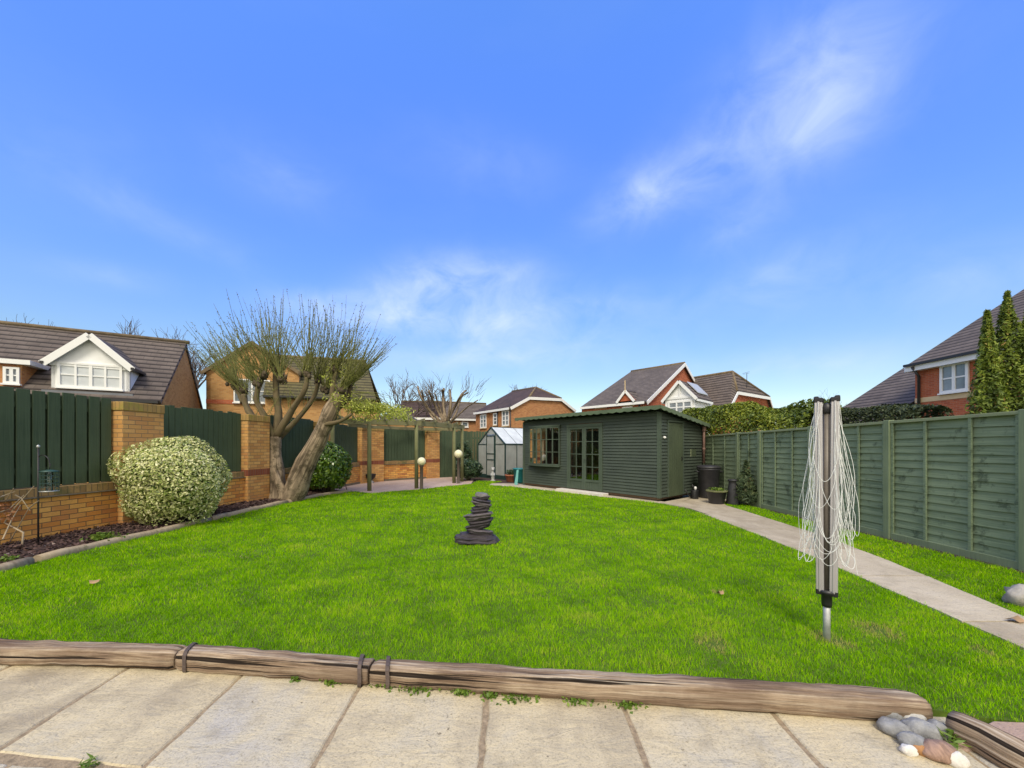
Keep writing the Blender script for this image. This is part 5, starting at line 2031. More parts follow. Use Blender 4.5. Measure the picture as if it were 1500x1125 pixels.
# ------------------------------------------------------------------ greenhouse
GU, GV = SU, SV                                     # same heading as the shed
G0 = G(740, 703)
gp = lambda a, b, z=0.0: G0 + GU * a + GV * b + UP * z
GW, GL, GE, GR = 1.98, 2.55, 1.50, 2.24
gh = thing('greenhouse', gp(GW / 2, GL / 2), 'small greenhouse with dark green frame and cloudy panels beside the summerhouse', 'greenhouse')
ZB = .17
fm = MB()
for (a, b) in [(0, 0), (GW, 0), (0, GL), (GW, GL)]:
    fm.bar(gp(a, b, 0), gp(a, b, GE), .045, .045, SU)
for a in (0, GW):
    fm.bar(gp(a, 0, GE), gp(a, GL, GE), .045, .045)
    for k in (1, 2, 3):
        fm.bar(gp(a, GL * k / 4, ZB), gp(a, GL * k / 4, GE), .03, .03, SU)
        fm.bar(gp(a, GL * k / 4, GE), gp(GW / 2, GL * k / 4, GR), .028, .028, GV)
    for b in (0, GL):
        fm.bar(gp(a, b, GE), gp(GW / 2, b, GR), .045, .045, GV)
fm.bar(gp(GW / 2, -.02, GR), gp(GW / 2, GL + .02, GR), .06, .05)
for b in (0, GL):
    fm.bar(gp(0, b, GE), gp(GW, b, GE), .028, .028)
d0, d1 = .68, 1.30
fm.bar(gp(d0, -.0, 0), gp(d0, -.0, GE + .5), .035, .035, SU)
fm.bar(gp(d1, -.0, 0), gp(d1, -.0, GE + .5), .035, .035, SU)
fm.build('frame', MT['gh_frame'], gh)
bs = MB()
for (p, q_) in [((0, 0), (GW, 0)), ((0, 0), (0, GL)), ((GW, 0), (GW, GL)), ((0, GL), (GW, GL))]:
    bs.bar(gp(*p, ZB / 2), gp(*q_, ZB / 2), .03, ZB)
bs.build('base', MT['gh_frame'], gh)


def sheet_poly(name, pts, n, mat, parent):
    return MB().prism(pts, n * .006).build(name, mat, parent)


for a0_, a1_ in ((0.02, d0 - .02), (d1 + .02, GW - .02)):
    zz = lambda a: GE + (GR - GE) * (1 - abs(a - GW / 2) / (GW / 2)) - .02
    sheet_poly('panel', [gp(a0_, .005, ZB), gp(a1_, .005, ZB), gp(a1_, .005, zz(a1_)), gp(a0_, .005, zz(a0_))], GV, MT['polycarb'], gh)
zt_ = lambda a: GE + (GR - GE) * (1 - abs(a - GW / 2) / (GW / 2)) - .02
sheet_poly('panel', [gp(d0, .005, 1.93), gp(d1, .005, 1.93), gp(GW / 2 + .08, .005, zt_(GW / 2 + .08)), gp(GW / 2 - .08, .005, zt_(GW / 2 - .08))], GV, MT['polycarb'], gh)
for k in range(4):
    b0_, b1_ = GL * k / 4 + .015, GL * (k + 1) / 4 - .015
    for a in (0, GW):
        sheet_poly('panel', [gp(a, b0_, ZB), gp(a, b1_, ZB), gp(a, b1_, GE - .02), gp(a, b0_, GE - .02)], GU, MT['polycarb'], gh)
        sheet_poly('roof_panel', [gp(a, b0_, GE + .015), gp(a, b1_, GE + .015), gp(GW / 2 + (-.01 if a == 0 else .01), b1_, GR + .012), gp(GW / 2 + (-.01 if a == 0 else .01), b0_, GR + .012)], UP, MT['polyroof'], gh)
sheet_poly('panel', [gp(.02, GL, ZB), gp(GW - .02, GL, ZB), gp(GW - .02, GL, GE), gp(GW / 2, GL, GR - .03), gp(.02, GL, GE)], GV, MT['polycarb'], gh)
dd = MB()
for a in (d0 + .03, d1 - .03):
    dd.bar(gp(a, -.03, .1), gp(a, -.03, 1.88), .04, .03, SU)
for z in (.12, .82, 1.08, 1.86):
    dd.bar(gp(d0 + .03, -.03, z), gp(d1 - .03, -.03, z), .03, .04)
do = dd.build('door', MT['gh_frame'], gh)
sheet_poly('pane', [gp(d0 + .03, -.028, .12), gp(d1 - .03, -.028, .12), gp(d1 - .03, -.028, 1.86), gp(d0 + .03, -.028, 1.86)], GV, MT['polycarb'], do)
# staging inside
stg = thing('potting_bench', gp(.4, 1.2), 'pale wooden staging seen blurred through the greenhouse panels', 'bench')
MB().obox(gp(.12, .3, .72), GU * .5, GV * 2.0, UP * .04).build('top', MT['curtain'], stg)
for b in (.35, 2.2):
    for a in (.15, .57):
        MB().bar(gp(a, b, 0), gp(a, b, .72), .04, .04, SU).build('leg', MT['curtain'], stg)
for k in range(4):
    c = gp(.35, .5 + k * .45, .76)
    o = MB().lathe(c, [(.07, 0), (.10, .15), (.11, .15), (.11, .18), (0, .17)], 12).build('flower_pot', MT['terracotta'])
    tag(o, 'terracotta pot on the staging inside the greenhouse, blurred by its panels', 'flower pot', 'terracotta pots on the greenhouse staging')

tp = G(749, 705.5)
tpo = thing('terracotta_pot', tp, 'wide terracotta bowl pot with grey green plants beside the greenhouse corner', 'plant pot')
MB().lathe(tp, [(.17, 0), (.19, .02), (.245, .23), (.26, .235), (.26, .285), (.235, .285), (.22, .24), (0, .24)], 22).build('pot', MT['terracotta'], tpo)
P = np.stack([tp.x + RNG.normal(0, .085, 520), tp.y + RNG.normal(0, .07, 520), .24 + RNG.random(520) * .22], 1)
vv, ff = leaf_mesh(P, unit(RNG.normal(size=P.shape)), .11, .025, .8)
np_mesh('plant', vv, ff, RNG.uniform(.4, 1, 520), MT['dark_shrub'], tpo)
tb_ = G(762, 706.5)
tbo = thing('compost_tub', tb_, 'teal plastic tub standing beside the far end of the summerhouse', 'tub')
MB().lathe(tb_, [(.22, 0), (.24, .02), (.27, .50), (.29, .51), (.29, .55), (.26, .55), (.25, .5), (0, .3)], 22).build('tub', MT['teal'], tbo)
MB().lathe(tb_, [(.292, .515), (.30, .52), (.30, .54), (.292, .545)], 22).build('rim', MT['teal'], tbo)
lt = S(5.35, -.12)
tag(MB().prism([lt + UP * .0, lt + SU * .16, lt + SU * .10 + SV * .06 + UP * .54, lt + SV * .06 + UP * .56], -SV * .03).build('lean_panel', MT['pale_teal'], bevel=.01), 'pale teal plastic sheet leaning on the far corner of the summerhouse', 'plastic sheet')

# cast stone meerkat-like figure
sx = G(722, 704.5)
fig = MB()
fig.lathe(sx, [(.10, 0), (.105, .03), (.05, .05), (.075, .12), (.088, .22), (.07, .32), (.045, .38), (.05, .40), (.068, .45), (.066, .50), (.04, .545), (0, .555)], 14)
fig.blob(sx + V((.015, -.06, .45)), (.03, .055, .028), .1, 2, 10, 7)
fig.blob(sx + V((-.05, 0, .53)), (.022, .015, .03), .1, 2, 8, 6)
fig.blob(sx + V((.05, 0, .53)), (.022, .015, .03), .1, 2, 8, 6)
fig.tube([sx + V((-.07, -.02, .3)), sx + V((-.06, -.09, .22)), sx + V((-.02, -.11, .25))], [.025, .02, .016], 8)
fig.tube([sx + V((.07, -.02, .3)), sx + V((.06, -.09, .22)), sx + V((.02, -.11, .25))], [.025, .02, .016], 8)
tag(fig.build('garden_statue', MT['statue']), 'small weathered white stone animal figure in front of the greenhouse door', 'statue')

# ------------------------------------------------------------------ pergola
pg = thing('pergola', G(600, 708), 'algae green timber pergola on round posts over the corner paving', 'pergola')
P0 = V((-5.35, 11.0, 0))
P1, P2, P3 = G(541, 719.5), G(610, 716), G(665, 708)
P4 = V((-1.98, 14.6, 0))
PB1 = V((-4.9, 14.6, 0))
ZP = 2.12
posts = [P0, P1, P2, P3, P4]
for p in posts:
    MB().tube([p - UP * .1, p + UP * (ZP * .5) + V((random.uniform(-.01, .01), 0, 0)), p + UP * ZP], [.066, .063, .06], 12, lump=.06, seed=p.x).build('post', MT['post_green'], pg)
for a, b in ((P0, P1), (P1, P2), (P2, P3), (P3, P4)):
    e = (b - a).normalized()
    MB().bar(a - e * .16 + UP * (ZP + .05), b + e * .16 + UP * (ZP + .05), .085, .17).build('beam', MT['pergola_beam'], pg, bevel=.006)
back = [V((-5.6, 12.6, 0)), V((-5.35, 13.9, 0)), V((-3.9, 15.8, 0)), V((-2.2, 15.9, 0))]
for a, b in zip(back, back[1:]):
    MB().bar(a + UP * (ZP + .02), b + UP * (ZP + .02), .06, .12).build('beam', MT['pergola_beam'], pg, bevel=.006)
front = [(P0, .2), (P0, .55), (P0, .9), (P1, .3), (P1, .75), (P2, .15), (P2, .45), (P2, .8), (P3, .3), (P3, .8)]
nxt = {0: P1, 1: P2, 2: P3, 3: P4}
idx = {id(P0): 0, id(P1): 1, id(P2): 2, id(P3): 3}
tl = len(front)
for i, (p, f) in enumerate(front):
    a = p.lerp(nxt[idx[id(p)]], f)
    t = i / (tl - 1) * (len(back) - 1)
    k = min(int(t), len(back) - 2)
    b = back[k].lerp(back[k + 1], t - k)
    e = (b - a).normalized()
    MB().bar(a - e * .25 + UP * (ZP + .16), b + e * .1 + UP * (ZP + .15), .045, .10).build('rafter', MT['pergola_beam'], pg, bevel=.005)

# globe lamps
for (x, yb, yc, lab) in [(617.5, 717, 676, 'cream globe lamp on a dark post beside the middle pergola post'), (671.5, 708.5, 665, 'cream globe lamp on a dark post beside the right pergola post')]:
    b = G(x, yb)
    zc = H + (HY - yc) / F * b.y
    R_ = 6.1 / F * b.y
    t = thing('globe_lamp', b, lab, 'garden lamp', 'globe lamps by the pergola')
    MB().lathe(b, [(.075, -.05), (.075, .02), (.055, .03), (.05, zc - R_ - .05), (.07, zc - R_ - .03), (.07, zc - R_ + .03)], 14).build('post', MT['bark_dark'], t)
    prof = [(R_ * math.sin(math.pi * i / 16), zc - R_ * math.cos(math.pi * i / 16)) for i in range(1, 16)]
    MB().lathe(b, [(0, zc - R_)] + prof + [(0, zc + R_)], 24).build('globe', MT['globe'], t)

ub = G(543, 702) + V((0, 0, .014))
ub = CN + BNRM * .28 + BD * .02 + V((0, 0, .014))
ut = thing('small_urn', ub, 'small dark pot on a pale foot against the corner pillar behind the left pergola post', 'plant pot')
MB().lathe(ub, [(.11, 0), (.12, .02), (.06, .08), (.07, .10), (0, .1)], 14).build('foot', MT['statue'], ut)
MB().lathe(ub, [(.06, .10), (.16, .20), (.19, .32), (.2, .33), (.18, .34), (.16, .3), (0, .28)], 16).build('bowl', MT['black_plastic'], ut)


# ------------------------------------------------------------------ neighbouring houses
def plane_dirs(t):
    t = V(t)
    t.z = 0
    t.normalize()
    n = V((t.y, -t.x, 0))
    if n.y > 0:
        n = -n
    return t, n


def win_px(root, P, t, n, x0, y0, x1, y1, cols=2, mull=1, rows=1, pane='house_pane', fr=.07, parent_name='window', mat='white', sill=None, toplight=0.0):
    """window on the wall through P (direction t, facing n), measured in the photo"""
    N = n
    a, b = onplane(x0, (y0 + y1) / 2, P, N), onplane(x1, (y0 + y1) / 2, P, N)
    zt = (onplane(x0, y0, P, N).z + onplane(x1, y0, P, N).z) / 2
    zb = (onplane(x0, y1, P, N).z + onplane(x1, y1, P, N).z) / 2
    d = V((b.x - a.x, b.y - a.y, 0))
    w = d.length
    d.normalize()
    o = V((a.x, a.y, 0)) + n * .012
    mb = MB()
    mb.obox(o + UP * zb, d * fr, n * .06, UP * (zt - zb))
    mb.obox(o + d * (w - fr) + UP * zb, d * fr, n * .06, UP * (zt - zb))
    mb.obox(o + d * fr + UP * zb, d * (w - 2 * fr), n * .06, UP * fr)
    mb.obox(o + d * fr + UP * (zt - fr), d * (w - 2 * fr), n * .06, UP * fr)
    gw, ghh = w - 2 * fr, zt - zb - 2 * fr
    for i in range(1, cols):
        f_ = fr * (1.2 if (cols % 2 == 0 and i == cols // 2) else .8)
        mb.obox(o + d * (fr + gw * i / cols - f_ / 2) + UP * (zb + fr) + n * .004, d * f_, n * .05, UP * ghh)
    for j in range(1, rows):
        mb.obox(o + d * fr + UP * (zb + fr + ghh * j / rows - fr * .3) + n * .002, d * gw, n * .04, UP * fr * .6)
    wnd = mb.build(parent_name, MT[mat], root)
    MB().obox(o + d * fr + UP * (zb + fr) - n * .01, d * gw, n * .025, UP * ghh).build('pane', MT[pane], wnd)
    MB().obox(o - d * .04 + UP * (zb - .06), d * (w + .08), n * .10, UP * .055).build('sill', MT[sill or 'white'], wnd)
    return wnd


def roof_poly(root, pts, mat, th=.10, name='roof'):
    pts = [V(p) for p in pts]
    nn = V((0, 0, 0))
    for i in range(len(pts)):
        nn += pts[i].cross(pts[(i + 1) % len(pts)])
    nn.normalize()
    if nn.z < 0:
        nn = -nn
    return MB().prism(pts, -nn * th).build(name, MT[mat], root)


def fascia(root, pts, w=.2, th=.04, mat='white', off=V((0, 0, 0)), name='fascia'):
    mb = MB()
    for a, b in zip(pts, pts[1:]):
        mb.bar(V(a) + off - UP * w * .5, V(b) + off - UP * w * .5, th, w)
    return mb.build(name, MT[mat], root)


def pipe(root, x, ytop, P, N, zb=0, mat='gutter', r=.045):
    p = onplane(x, ytop, P, N)
    q = V((p.x, p.y, zb)) + N * .07
    return MB().tube([q, q + UP * (p.z - zb)], r, 8).build('downpipe', MT[mat], root)


def wall_poly(root, pts, n, mat, th=.25):
    return MB().prism(pts, -n * th).build('wall', MT[mat], root)


gz = lambda p, z=0.0: V((p.x, p.y, z))

# ---- house with the white dormer, far left
R1 = V((-15.75, 17.75, 6.4))
e_, n_ = V((.87, .49, 0)).normalized(), V((.49, -.87, 0)).normalized()
hs, drop = 3.7, 3.2
root = thing('dormer_house', gz(R1), 'buff brick house with long brown roof and white gabled dormer behind the left fence', 'house', None)
L_ = 13
rz = lambda k: 6.4 - abs(k) * drop / hs
roof_poly(root, [R1 + e_ * .06, R1 - e_ * L_, R1 - e_ * L_ + n_ * hs - UP * drop, R1 + e_ * .06 + n_ * hs - UP * drop], 'tile_brown', .14)
roof_poly(root, [R1 + e_ * .06, R1 - e_ * L_, R1 - e_ * L_ - n_ * hs - UP * drop, R1 + e_ * .06 - n_ * hs - UP * drop], 'tile_brown', .14)
MB().tube([R1 + e_ * .17 + UP * .02, R1 - e_ * L_ + UP * .02], .09, 8).build('ridge', MT['ridge'], root)
k_ = hs - .25
wall_poly(root, [gz(R1 + n_ * k_), gz(R1 - n_ * k_), R1 - n_ * k_ - UP * (drop * k_ / hs + .12), R1 - UP * .14, R1 + n_ * k_ - UP * (drop * k_ / hs + .12)], e_, 'brick_buff')
wall_poly(root, [gz(R1 + n_ * k_), gz(R1 + n_ * k_ - e_ * L_), gz(R1 + n_ * k_ - e_ * L_, 3.25), gz(R1 + n_ * k_, 3.25)], n_, 'brick_buff')
MB().bar(R1 + e_ * .0 + n_ * (hs + .03) - UP * (drop + .06), R1 - e_ * L_ + n_ * (hs + .03) - UP * (drop + .06), .1, .1).build('gutter', MT['gutter'], root)
# dormer
DP = R1 + n_ * 3.3
dz = lambda x, y: onplane(x, y, DP, n_)
dl, dr_ = dz(75, 536), dz(190, 540)
ap = dz(131, 489)
ctr = (gz(dl) + gz(dr_)) / 2
apx = V((ctr.x, ctr.y, ap.z))
hw = (gz(dr_) - gz(dl)).length / 2
eav = dz(66, 530).z
bot = dz(131, 574).z
ov = .14
for s in (-1, 1):
    ez = eav
    eo = apx + e_ * s * (hw + ov) - UP * (apx.z - ez)
    back_a = apx - n_ * (3.3 - (6.4 - apx.z) * hs / drop)
    back_e = eo - n_ * (3.3 - (6.4 - ez) * hs / drop)
    roof_poly(root, [apx + n_ * .2, back_a, back_e, eo + n_ * .2], 'tile_brown', .07, 'dormer_roof')
    fascia(root, [apx + n_ * .21 + UP * .02, eo + n_ * .21 + UP * .02], .22, .04, name='bargeboard')
    # white side cheek
    c0 = ctr + e_ * s * hw
    zc0 = ez - .05
    MB().prism([gz(c0, bot), gz(c0, zc0), gz(c0 - n_ * (3.3 - (6.4 - zc0) * hs / drop), zc0), gz(c0 - n_ * max(.05, (3.3 - (6.4 - bot) * hs / drop)), bot)], e_ * -s * .1).build('dormer_cheek', MT['white_clad'], root)
    MB().bar(eo + n_ * .25 - UP * .05, back_e - UP * .05, .09, .09).build('gutter', MT['gutter'], root)
MB().prism([gz(ctr - e_ * hw, bot), gz(ctr + e_ * hw, bot), gz(ctr + e_ * hw, eav - .02), apx - UP * .12, gz(ctr - e_ * hw, eav - .02)], -n_ * .12).build('dormer_front', MT['white_clad'], root)
MB().obox(gz(ctr - e_ * (hw + .02), eav - .1) + n_ * .003, e_ * (2 * hw + .04), n_ * .05, UP * .16).build('trim', MT['white'], root)
fw = ctr + n_ * .001
wb = win_px(root, fw, e_, n_, 85, 533, 180, 569, 4, rows=2, pane='blind_pane', fr=.075)
MB().obox(gz(ctr - e_ * (hw + .15), bot - .1) + n_ * .02, e_ * (2 * hw + .3), n_ * .2, UP * .08).build('dormer_apron', MT['lead'], root)
# little brick bay with a window at the left edge
lb = R1 + n_ * 3.35
l0, l1 = onplane(-70, 540, lb, n_), onplane(32, 540, lb, n_)
zt2 = onplane(10, 533, lb, n_).z
MB().prism([gz(l0, 2.8), gz(l1, 2.8), gz(l1, zt2), gz(l0, zt2)], -n_ * 1.2).build('wall', MT['brick_orange'], root)
MB().obox(gz(l0, zt2) + n_ * .15, e_ * ((l1 - l0).length + .25), -n_ * 1.5, UP * .16).build('fascia', MT['white'], root)
win_px(root, lb + n_ * .001, e_, n_, 6, 538, 30, 562, 2, rows=2, fr=.07)

# ---- buff gabled house behind the willow
GP = A(345, 560, 19.5)
t_, n2 = plane_dirs((1, .28, 0))
root = thing('buff_house', gz(GP), 'buff brick gabled house with mossy olive roof seen through the willow shoots', 'house')
o2 = lambda x, y, back_=0.0: onplane(x, y, GP - n2 * back_, n2)
ga, gl_, gr_ = o2(370, 500), o2(296, 545), o2(441, 546)
MB().prism([gz(o2(302, 560)), gz(o2(438, 560)), o2(438, 548), ga - UP * .12, o2(302, 544)], -n2 * .25).build('wall', MT['brick_buff'], root)
MB().obox(gz(o2(302, 560), o2(345, 592).z) + n2 * .004, gz(o2(438, 560)) - gz(o2(302, 560)), n2 * .02, UP * .22).build('brick_band', MT['brick_red'], root)
bk = 5.5
for s_, ee in ((0, gl_), (1, gr_)):
    roof_poly(root, [ga + n2 * .12, ga - n2 * bk, ee - n2 * bk, ee + n2 * .12], 'tile_moss', .12)
fascia(root, [gl_ + n2 * .13, ga + n2 * .13, gr_ + n2 * .13], .16, .05, 'ridge', name='verge')
w0 = gz(o2(302, 560))
MB().prism([w0, w0 - n2 * bk, gz(w0 - n2 * bk, gl_.z - .1), gz(w0, gl_.z - .1)], t_ * .2).build('wall', MT['brick_buff'], root)
win_px(root, GP + n2 * .001, t_, n2, 343, 556, 396, 590, 2, rows=2, fr=.06)
# main range to the right
rl, rr_ = o2(396, 521, 2.6), o2(536, 538, 2.6)
rr_.z = rl.z
el, er = o2(385, 592, -1.3), o2(551, 592, -1.3)
rz0 = rl.z
el.z = er.z = rz0 - 2.9
roof_poly(root, [rl, rr_, er, el], 'tile_moss', .13)
roof_poly(root, [rl, rr_, er - n2 * 7.8, el - n2 * 7.8], 'tile_moss', .13)
MB().tube([rl, rr_], .1, 8).build('ridge', MT['ridge'], root)
MB().prism([gz(er - t_ * .3 - n2 * .3), gz(er - t_ * .3 - n2 * 7.5), gz(er - t_ * .3 - n2 * 7.5, er.z), rr_ - t_ * .3 - UP * .15, gz(er - t_ * .3 - n2 * .3, er.z)], -t_ * .2).build('wall', MT['brick_buff'], root)
MB().prism([gz(el - n2 * .3), gz(er - n2 * .3), gz(er - n2 * .3, er.z), gz(el - n2 * .3, el.z)], -n2 * .2).build('wall', MT['brick_buff'], root)
MB().bar(el, er, .1, .1).build('gutter', MT['gutter'], root)

# ---- low brown roofs in the distance
def low_house(xl, xr, yr0, yr1, ye0, ye1, Y, tdir, label, mat, wmat, xl2=None, xr2=None, hip=0):
    P = A((xl + xr) / 2, 600, Y)
    t, n = plane_dirs(tdir)
    root = thing('bungalow', gz(P), label, 'house')
    o = lambda x, y, b=0.0: onplane(x, y, P - n * b, n)
    a, b = o(xl + hip, yr0, 3), o(xr, yr1, 3)
    b.z = a.z
    c, d = o(xl if xl2 is None else xl2, ye0), o(xr if xr2 is None else xr2, ye1)
    d.z = c.z
    roof_poly(root, [a, b, d, c], mat, .12)
    roof_poly(root, [a, b, d - n * 6, c - n * 6], mat, .12)
    roof_poly(root, [a, c, c - n * 6], mat, .05)
    roof_poly(root, [b, d, d - n * 6], mat, .05)
    MB().tube([a, b], .1, 8).build('ridge', MT['ridge'], root)
    MB().prism([gz(c + t * .2 - n * .3), gz(d - t * .2 - n * .3), gz(d - t * .2 - n * .3, d.z - .05), gz(c + t * .2 - n * .3, c.z - .05)], -n * 5).build('wall', MT[wmat], root)
    fascia(root, [c - UP * .02, d - UP * .02], .2, .05)
    return root, P - n * .3, t, n


low_house(588, 650, 588, 591, 611, 614, 33, (1, .15, 0), 'low house with dark brown roof left of the thick pollard', 'tile_dark', 'brick_buff')
rt, P_, t3, n3 = low_house(632, 712, 588, 592, 612, 618, 42, (1, .35, 0), 'low house with weathered grey brown roof behind the thick pollard', 'tile_grey', 'brick_orange')
win_px(rt, P_ + n3 * .001, t3, n3, 676, 618, 686, 626, 1, fr=.12)
pk = A(583, 597, 26)
ph_ = thing('garage', gz(pk), 'small hipped brown garage roof showing above the pergola on its left', 'garage')
q4 = [pk + V((-1.3, -1.2, -1.0)), pk + V((1.6, -1.0, -1.0)), pk + V((1.3, 2.2, -1.0)), pk + V((-1.6, 2, -1.0))]
for i in range(4):
    roof_poly(ph_, [pk, q4[i], q4[(i + 1) % 4]], 'tile_brown', .08)
MB().prism([gz(q * 1.0 + V((0, 0, 0))) * 1.0 for q in q4], UP * (pk.z - 1.08)).build('wall', MT['brick_buff'], ph_)


# ---- houses with a jerkin-headed gable: orange brick house
def jerkin(root, ea, eb, hc, hc2, rg, rl, e2, rmat, wmat, n_front, n_gable, rl2=None):
    """front eaves ea..eb, gable verge points, ridge rl..rg, far eave e2"""
    front = [ea, eb, hc, rg, rl]
    roof_poly(root, front, rmat, .12)
    roof_poly(root, [hc, hc2, rg], rmat, .10)
    w = (e2 - eb)
    roof_poly(root, [rg, hc2, e2, e2 + (ea - eb), rl], rmat, .12)
    roof_poly(root, [ea, rl, e2 + (ea - eb)], rmat, .06)
    ins = -n_gable * .2
    MB().prism([gz(eb), hc * 1 - UP * .12 if False else eb - UP * .1, hc - UP * .12, hc2 - UP * .12, e2 - UP * .1, gz(e2)], -n_gable * .2).build('wall', MT[wmat], root) if True else None


DE0, DE1 = A(697, 603.5, 38.1), A(749, 595, 32.95)
DE0.z = DE1.z = 5.0
dn = (DE1 - DE0).normalized()
DG = V((-dn.y, dn.x, 0))
if DG.x < 0:
    DG = -DG                                      # along the gable, away from the front
gable_n = dn
front_n = -DG
root = thing('orange_brick_house', gz((DE0 + DE1) / 2 + DG * 4), 'orange brick house with dark half hipped roof behind the greenhouse', 'house')
gpn = lambda x, y, b=0.0: onplane(x, y, DE1 - gable_n * b, gable_n)
hc, hc2, e2 = gpn(774, 581.5), gpn(821, 584), gpn(842, 601)
rg, rl = gpn(785, 567.5, 2.0), gpn(750, 575.5, 5.6)
rl.z = rg.z
roof_poly(root, [DE0 + front_n * .25 - UP * .1, DE1 + front_n * .25 + gable_n * .15 - UP * .1, hc + gable_n * .15, rg, rl], 'tile_dark', .12)
roof_poly(root, [hc + gable_n * .15, hc2 + gable_n * .15, rg], 'tile_dark', .1)
roof_poly(root, [rg, hc2 + gable_n * .15, e2 + gable_n * .15, e2 + (DE0 - DE1), rl], 'tile_dark', .12)
roof_poly(root, [DE0, rl, e2 + (DE0 - DE1)], 'tile_dark', .06)
MB().tube([hc + gable_n * .15, rg, rl], .1, 8).tube([rg, hc2 + gable_n * .15], .1, 8).build('ridge', MT['ridge'], root)
MB().prism([gz(DE1), DE1 - UP * .12, hc - UP * .16, hc2 - UP * .16, e2 - UP * .12, gz(e2)], -gable_n * .25).build('wall', MT['brick_orange'], root)
MB().prism([gz(DE0), gz(DE1 - gable_n * .26), DE1 - gable_n * .26 - UP * .12, DE0 - UP * .12], -front_n * .25).build('wall', MT['brick_orange'], root)
fascia(root, [DE1 + gable_n * .17 + front_n * .2 - UP * .1, hc + gable_n * .17, hc2 + gable_n * .17, e2 + gable_n * .17], .26, .05)
fascia(root, [DE0 + front_n * .27 - UP * .12, DE1 + front_n * .27 - UP * .12], .2, .05)
for (x0, y0, x1, y1, c) in [(704, 607, 713, 627, 2), (723, 605, 729, 623, 1), (736, 601, 746, 624, 2)]:
    win_px(root, DE1 + front_n * .002, dn, front_n, x0, y0, x1, y1, c, rows=3, fr=.12, sill='buff_band')
pipe(root, 729.5, 595, DE1, front_n)
pipe(root, 748.5, 592, DE1, front_n)

# ---- red brick house A
AE1, AE0 = A(946, 586, 28.6), A(852, 595, 32.95)
AE0.z = AE1.z = 5.0
an = (AE1 - AE0).normalized()                      # towards the gable end
AG = V((-an.y, an.x, 0))
if AG.x < 0:
    AG = -AG
fn = -AG
root = thing('red_brick_house', gz((AE0 + AE1) / 2 + AG * 5), 'large red brick house with brown gabled roof behind the summerhouse', 'house')
ga = lambda x, y, b=0.0: onplane(x, y, AE1 - an * b, an)
apx = ga(1000, 532)
lft = AE0.copy()
rgl = onplane(924.5, 547, apx, AG)
rgl.z = apx.z
hipm = onplane(878, 570.5, AE0 + AG * 3.2, AG)
e2 = AE1 + AG * (2 * (apx - AE1).dot(AG))
e2.z = 5.0
roof_poly(root, [AE0 + fn * .25 - UP * .12, AE1 + fn * .25 + an * .2 - UP * .12, apx + an * .2, rgl], 'tile_grey', .13)
roof_poly(root, [apx + an * .2, rgl, AE0 + (e2 - AE1), e2 + an * .2], 'tile_grey', .13)
roof_poly(root, [AE0, rgl, AE0 + (e2 - AE1)], 'tile_grey', .06)
MB().tube([apx + an * .2, rgl], .11, 8).build('ridge', MT['ridge'], root)
MB().prism([gz(AE1), AE1 - UP * .14, apx - UP * .18, e2 - UP * .14, gz(e2)], -an * .25).build('wall', MT['brick_red'], root)
MB().prism([gz(AE0), gz(AE1 - an * .26), AE1 - an * .26 - UP * .12, AE0 - UP * .12], -fn * .25).build('wall', MT['brick_red'], root)
fascia(root, [AE1 + fn * .25 + an * .23 - UP * .12, apx + an * .23, e2 + an * .23], .28, .05, name='bargeboard')
fascia(root, [AE0 + fn * .27 - UP * .1, AE1 + fn * .27 - UP * .1], .2, .05)
# small gablet over a window
gpl = AE1 + fn * .22
gq = lambda x, y: onplane(x, y, gpl, fn)
g0, g1, gt = gq(904, 591), gq(930, 588), gq(917, 571)
g0.z = g1.z = 5.05
gt = V(((g0.x + g1.x) / 2, (g0.y + g1.y) / 2, gt.z))
MB().prism([g0, g1, gt], AG * .2).build('gablet', MT['brick_red'], root)
for q in (g0, g1):
    roof_poly(root, [gt + fn * .1, q + fn * .1 - (gt - q) * .08, q + AG * .6 - (gt - q) * .08, gt + AG * (gt.z - 5.0) * 1.75], 'tile_grey', .07, 'gablet_roof')
fascia(root, [g0 + fn * .12, gt + fn * .12, g1 + fn * .12], .2, .05, name='bargeboard')
MB().bar(gt + fn * .12 - UP * .2, gt + fn * .12 + UP * .75, .06, .06, AG).build('finial', MT['buff_band'], root)
for (x0, x1, y0, y1) in [(870, 887, 598.5, 616), (911, 928, 590, 612)]:
    a, b = gq(x0, y0), gq(x1, y0)
    MB().obox(gz(a, 4.62) + AG * .17, gz(b) - gz(a), fn * .04, UP * .32).build('lintel', MT['buff_band'], root)
    win_px(root, AE1 + fn * .002, an, fn, x0 + 1, y0 + 6, x1 - 1, y1, 2, rows=2, fr=.08)
pipe(root, 937, 587, AE1, fn, r=.06)

# ---- house with the white gable and solar panel, right of it
W0 = A(996, 580, 26.2)
wt, wn = an, fn
root = thing('white_gabled_house', gz(W0) + AG * 4, 'brown roofed brick house with white gabled bay and a solar panel', 'house')
w = lambda x, y, b=0.0: onplane(x, y, W0 - wn * b, wn)
wl, wr, wa = w(974.5, 583), w(1018, 583), w(996, 557)
zc = (wl.z + wr.z) / 2
mid = (gz(wl) + gz(wr)) / 2
hw = (gz(wr) - gz(wl)).length / 2
wa = gz(mid, wa.z)
sl = gz(mid - wt * hw)
sr = gz(mid + wt * hw)
MB().prism([gz(sl), gz(sr), gz(sr, zc), wa - UP * .12, gz(sl, zc)], -wn * .2).build('bay_front', MT['white_clad'], root)
MB().prism([gz(sr) - wn * .21, gz(sr) - wn * 3.4, gz(sr, zc) - wn * 3.4, gz(sr, zc) - wn * .21], -wt * .2).build('bay_side', MT['white_clad'], root)
MB().prism([gz(sl) - wn * .21, gz(sl) - wn * 3.4, gz(sl, zc) - wn * 3.4, gz(sl, zc) - wn * .21], wt * .2).build('bay_side', MT['white_clad'], root)
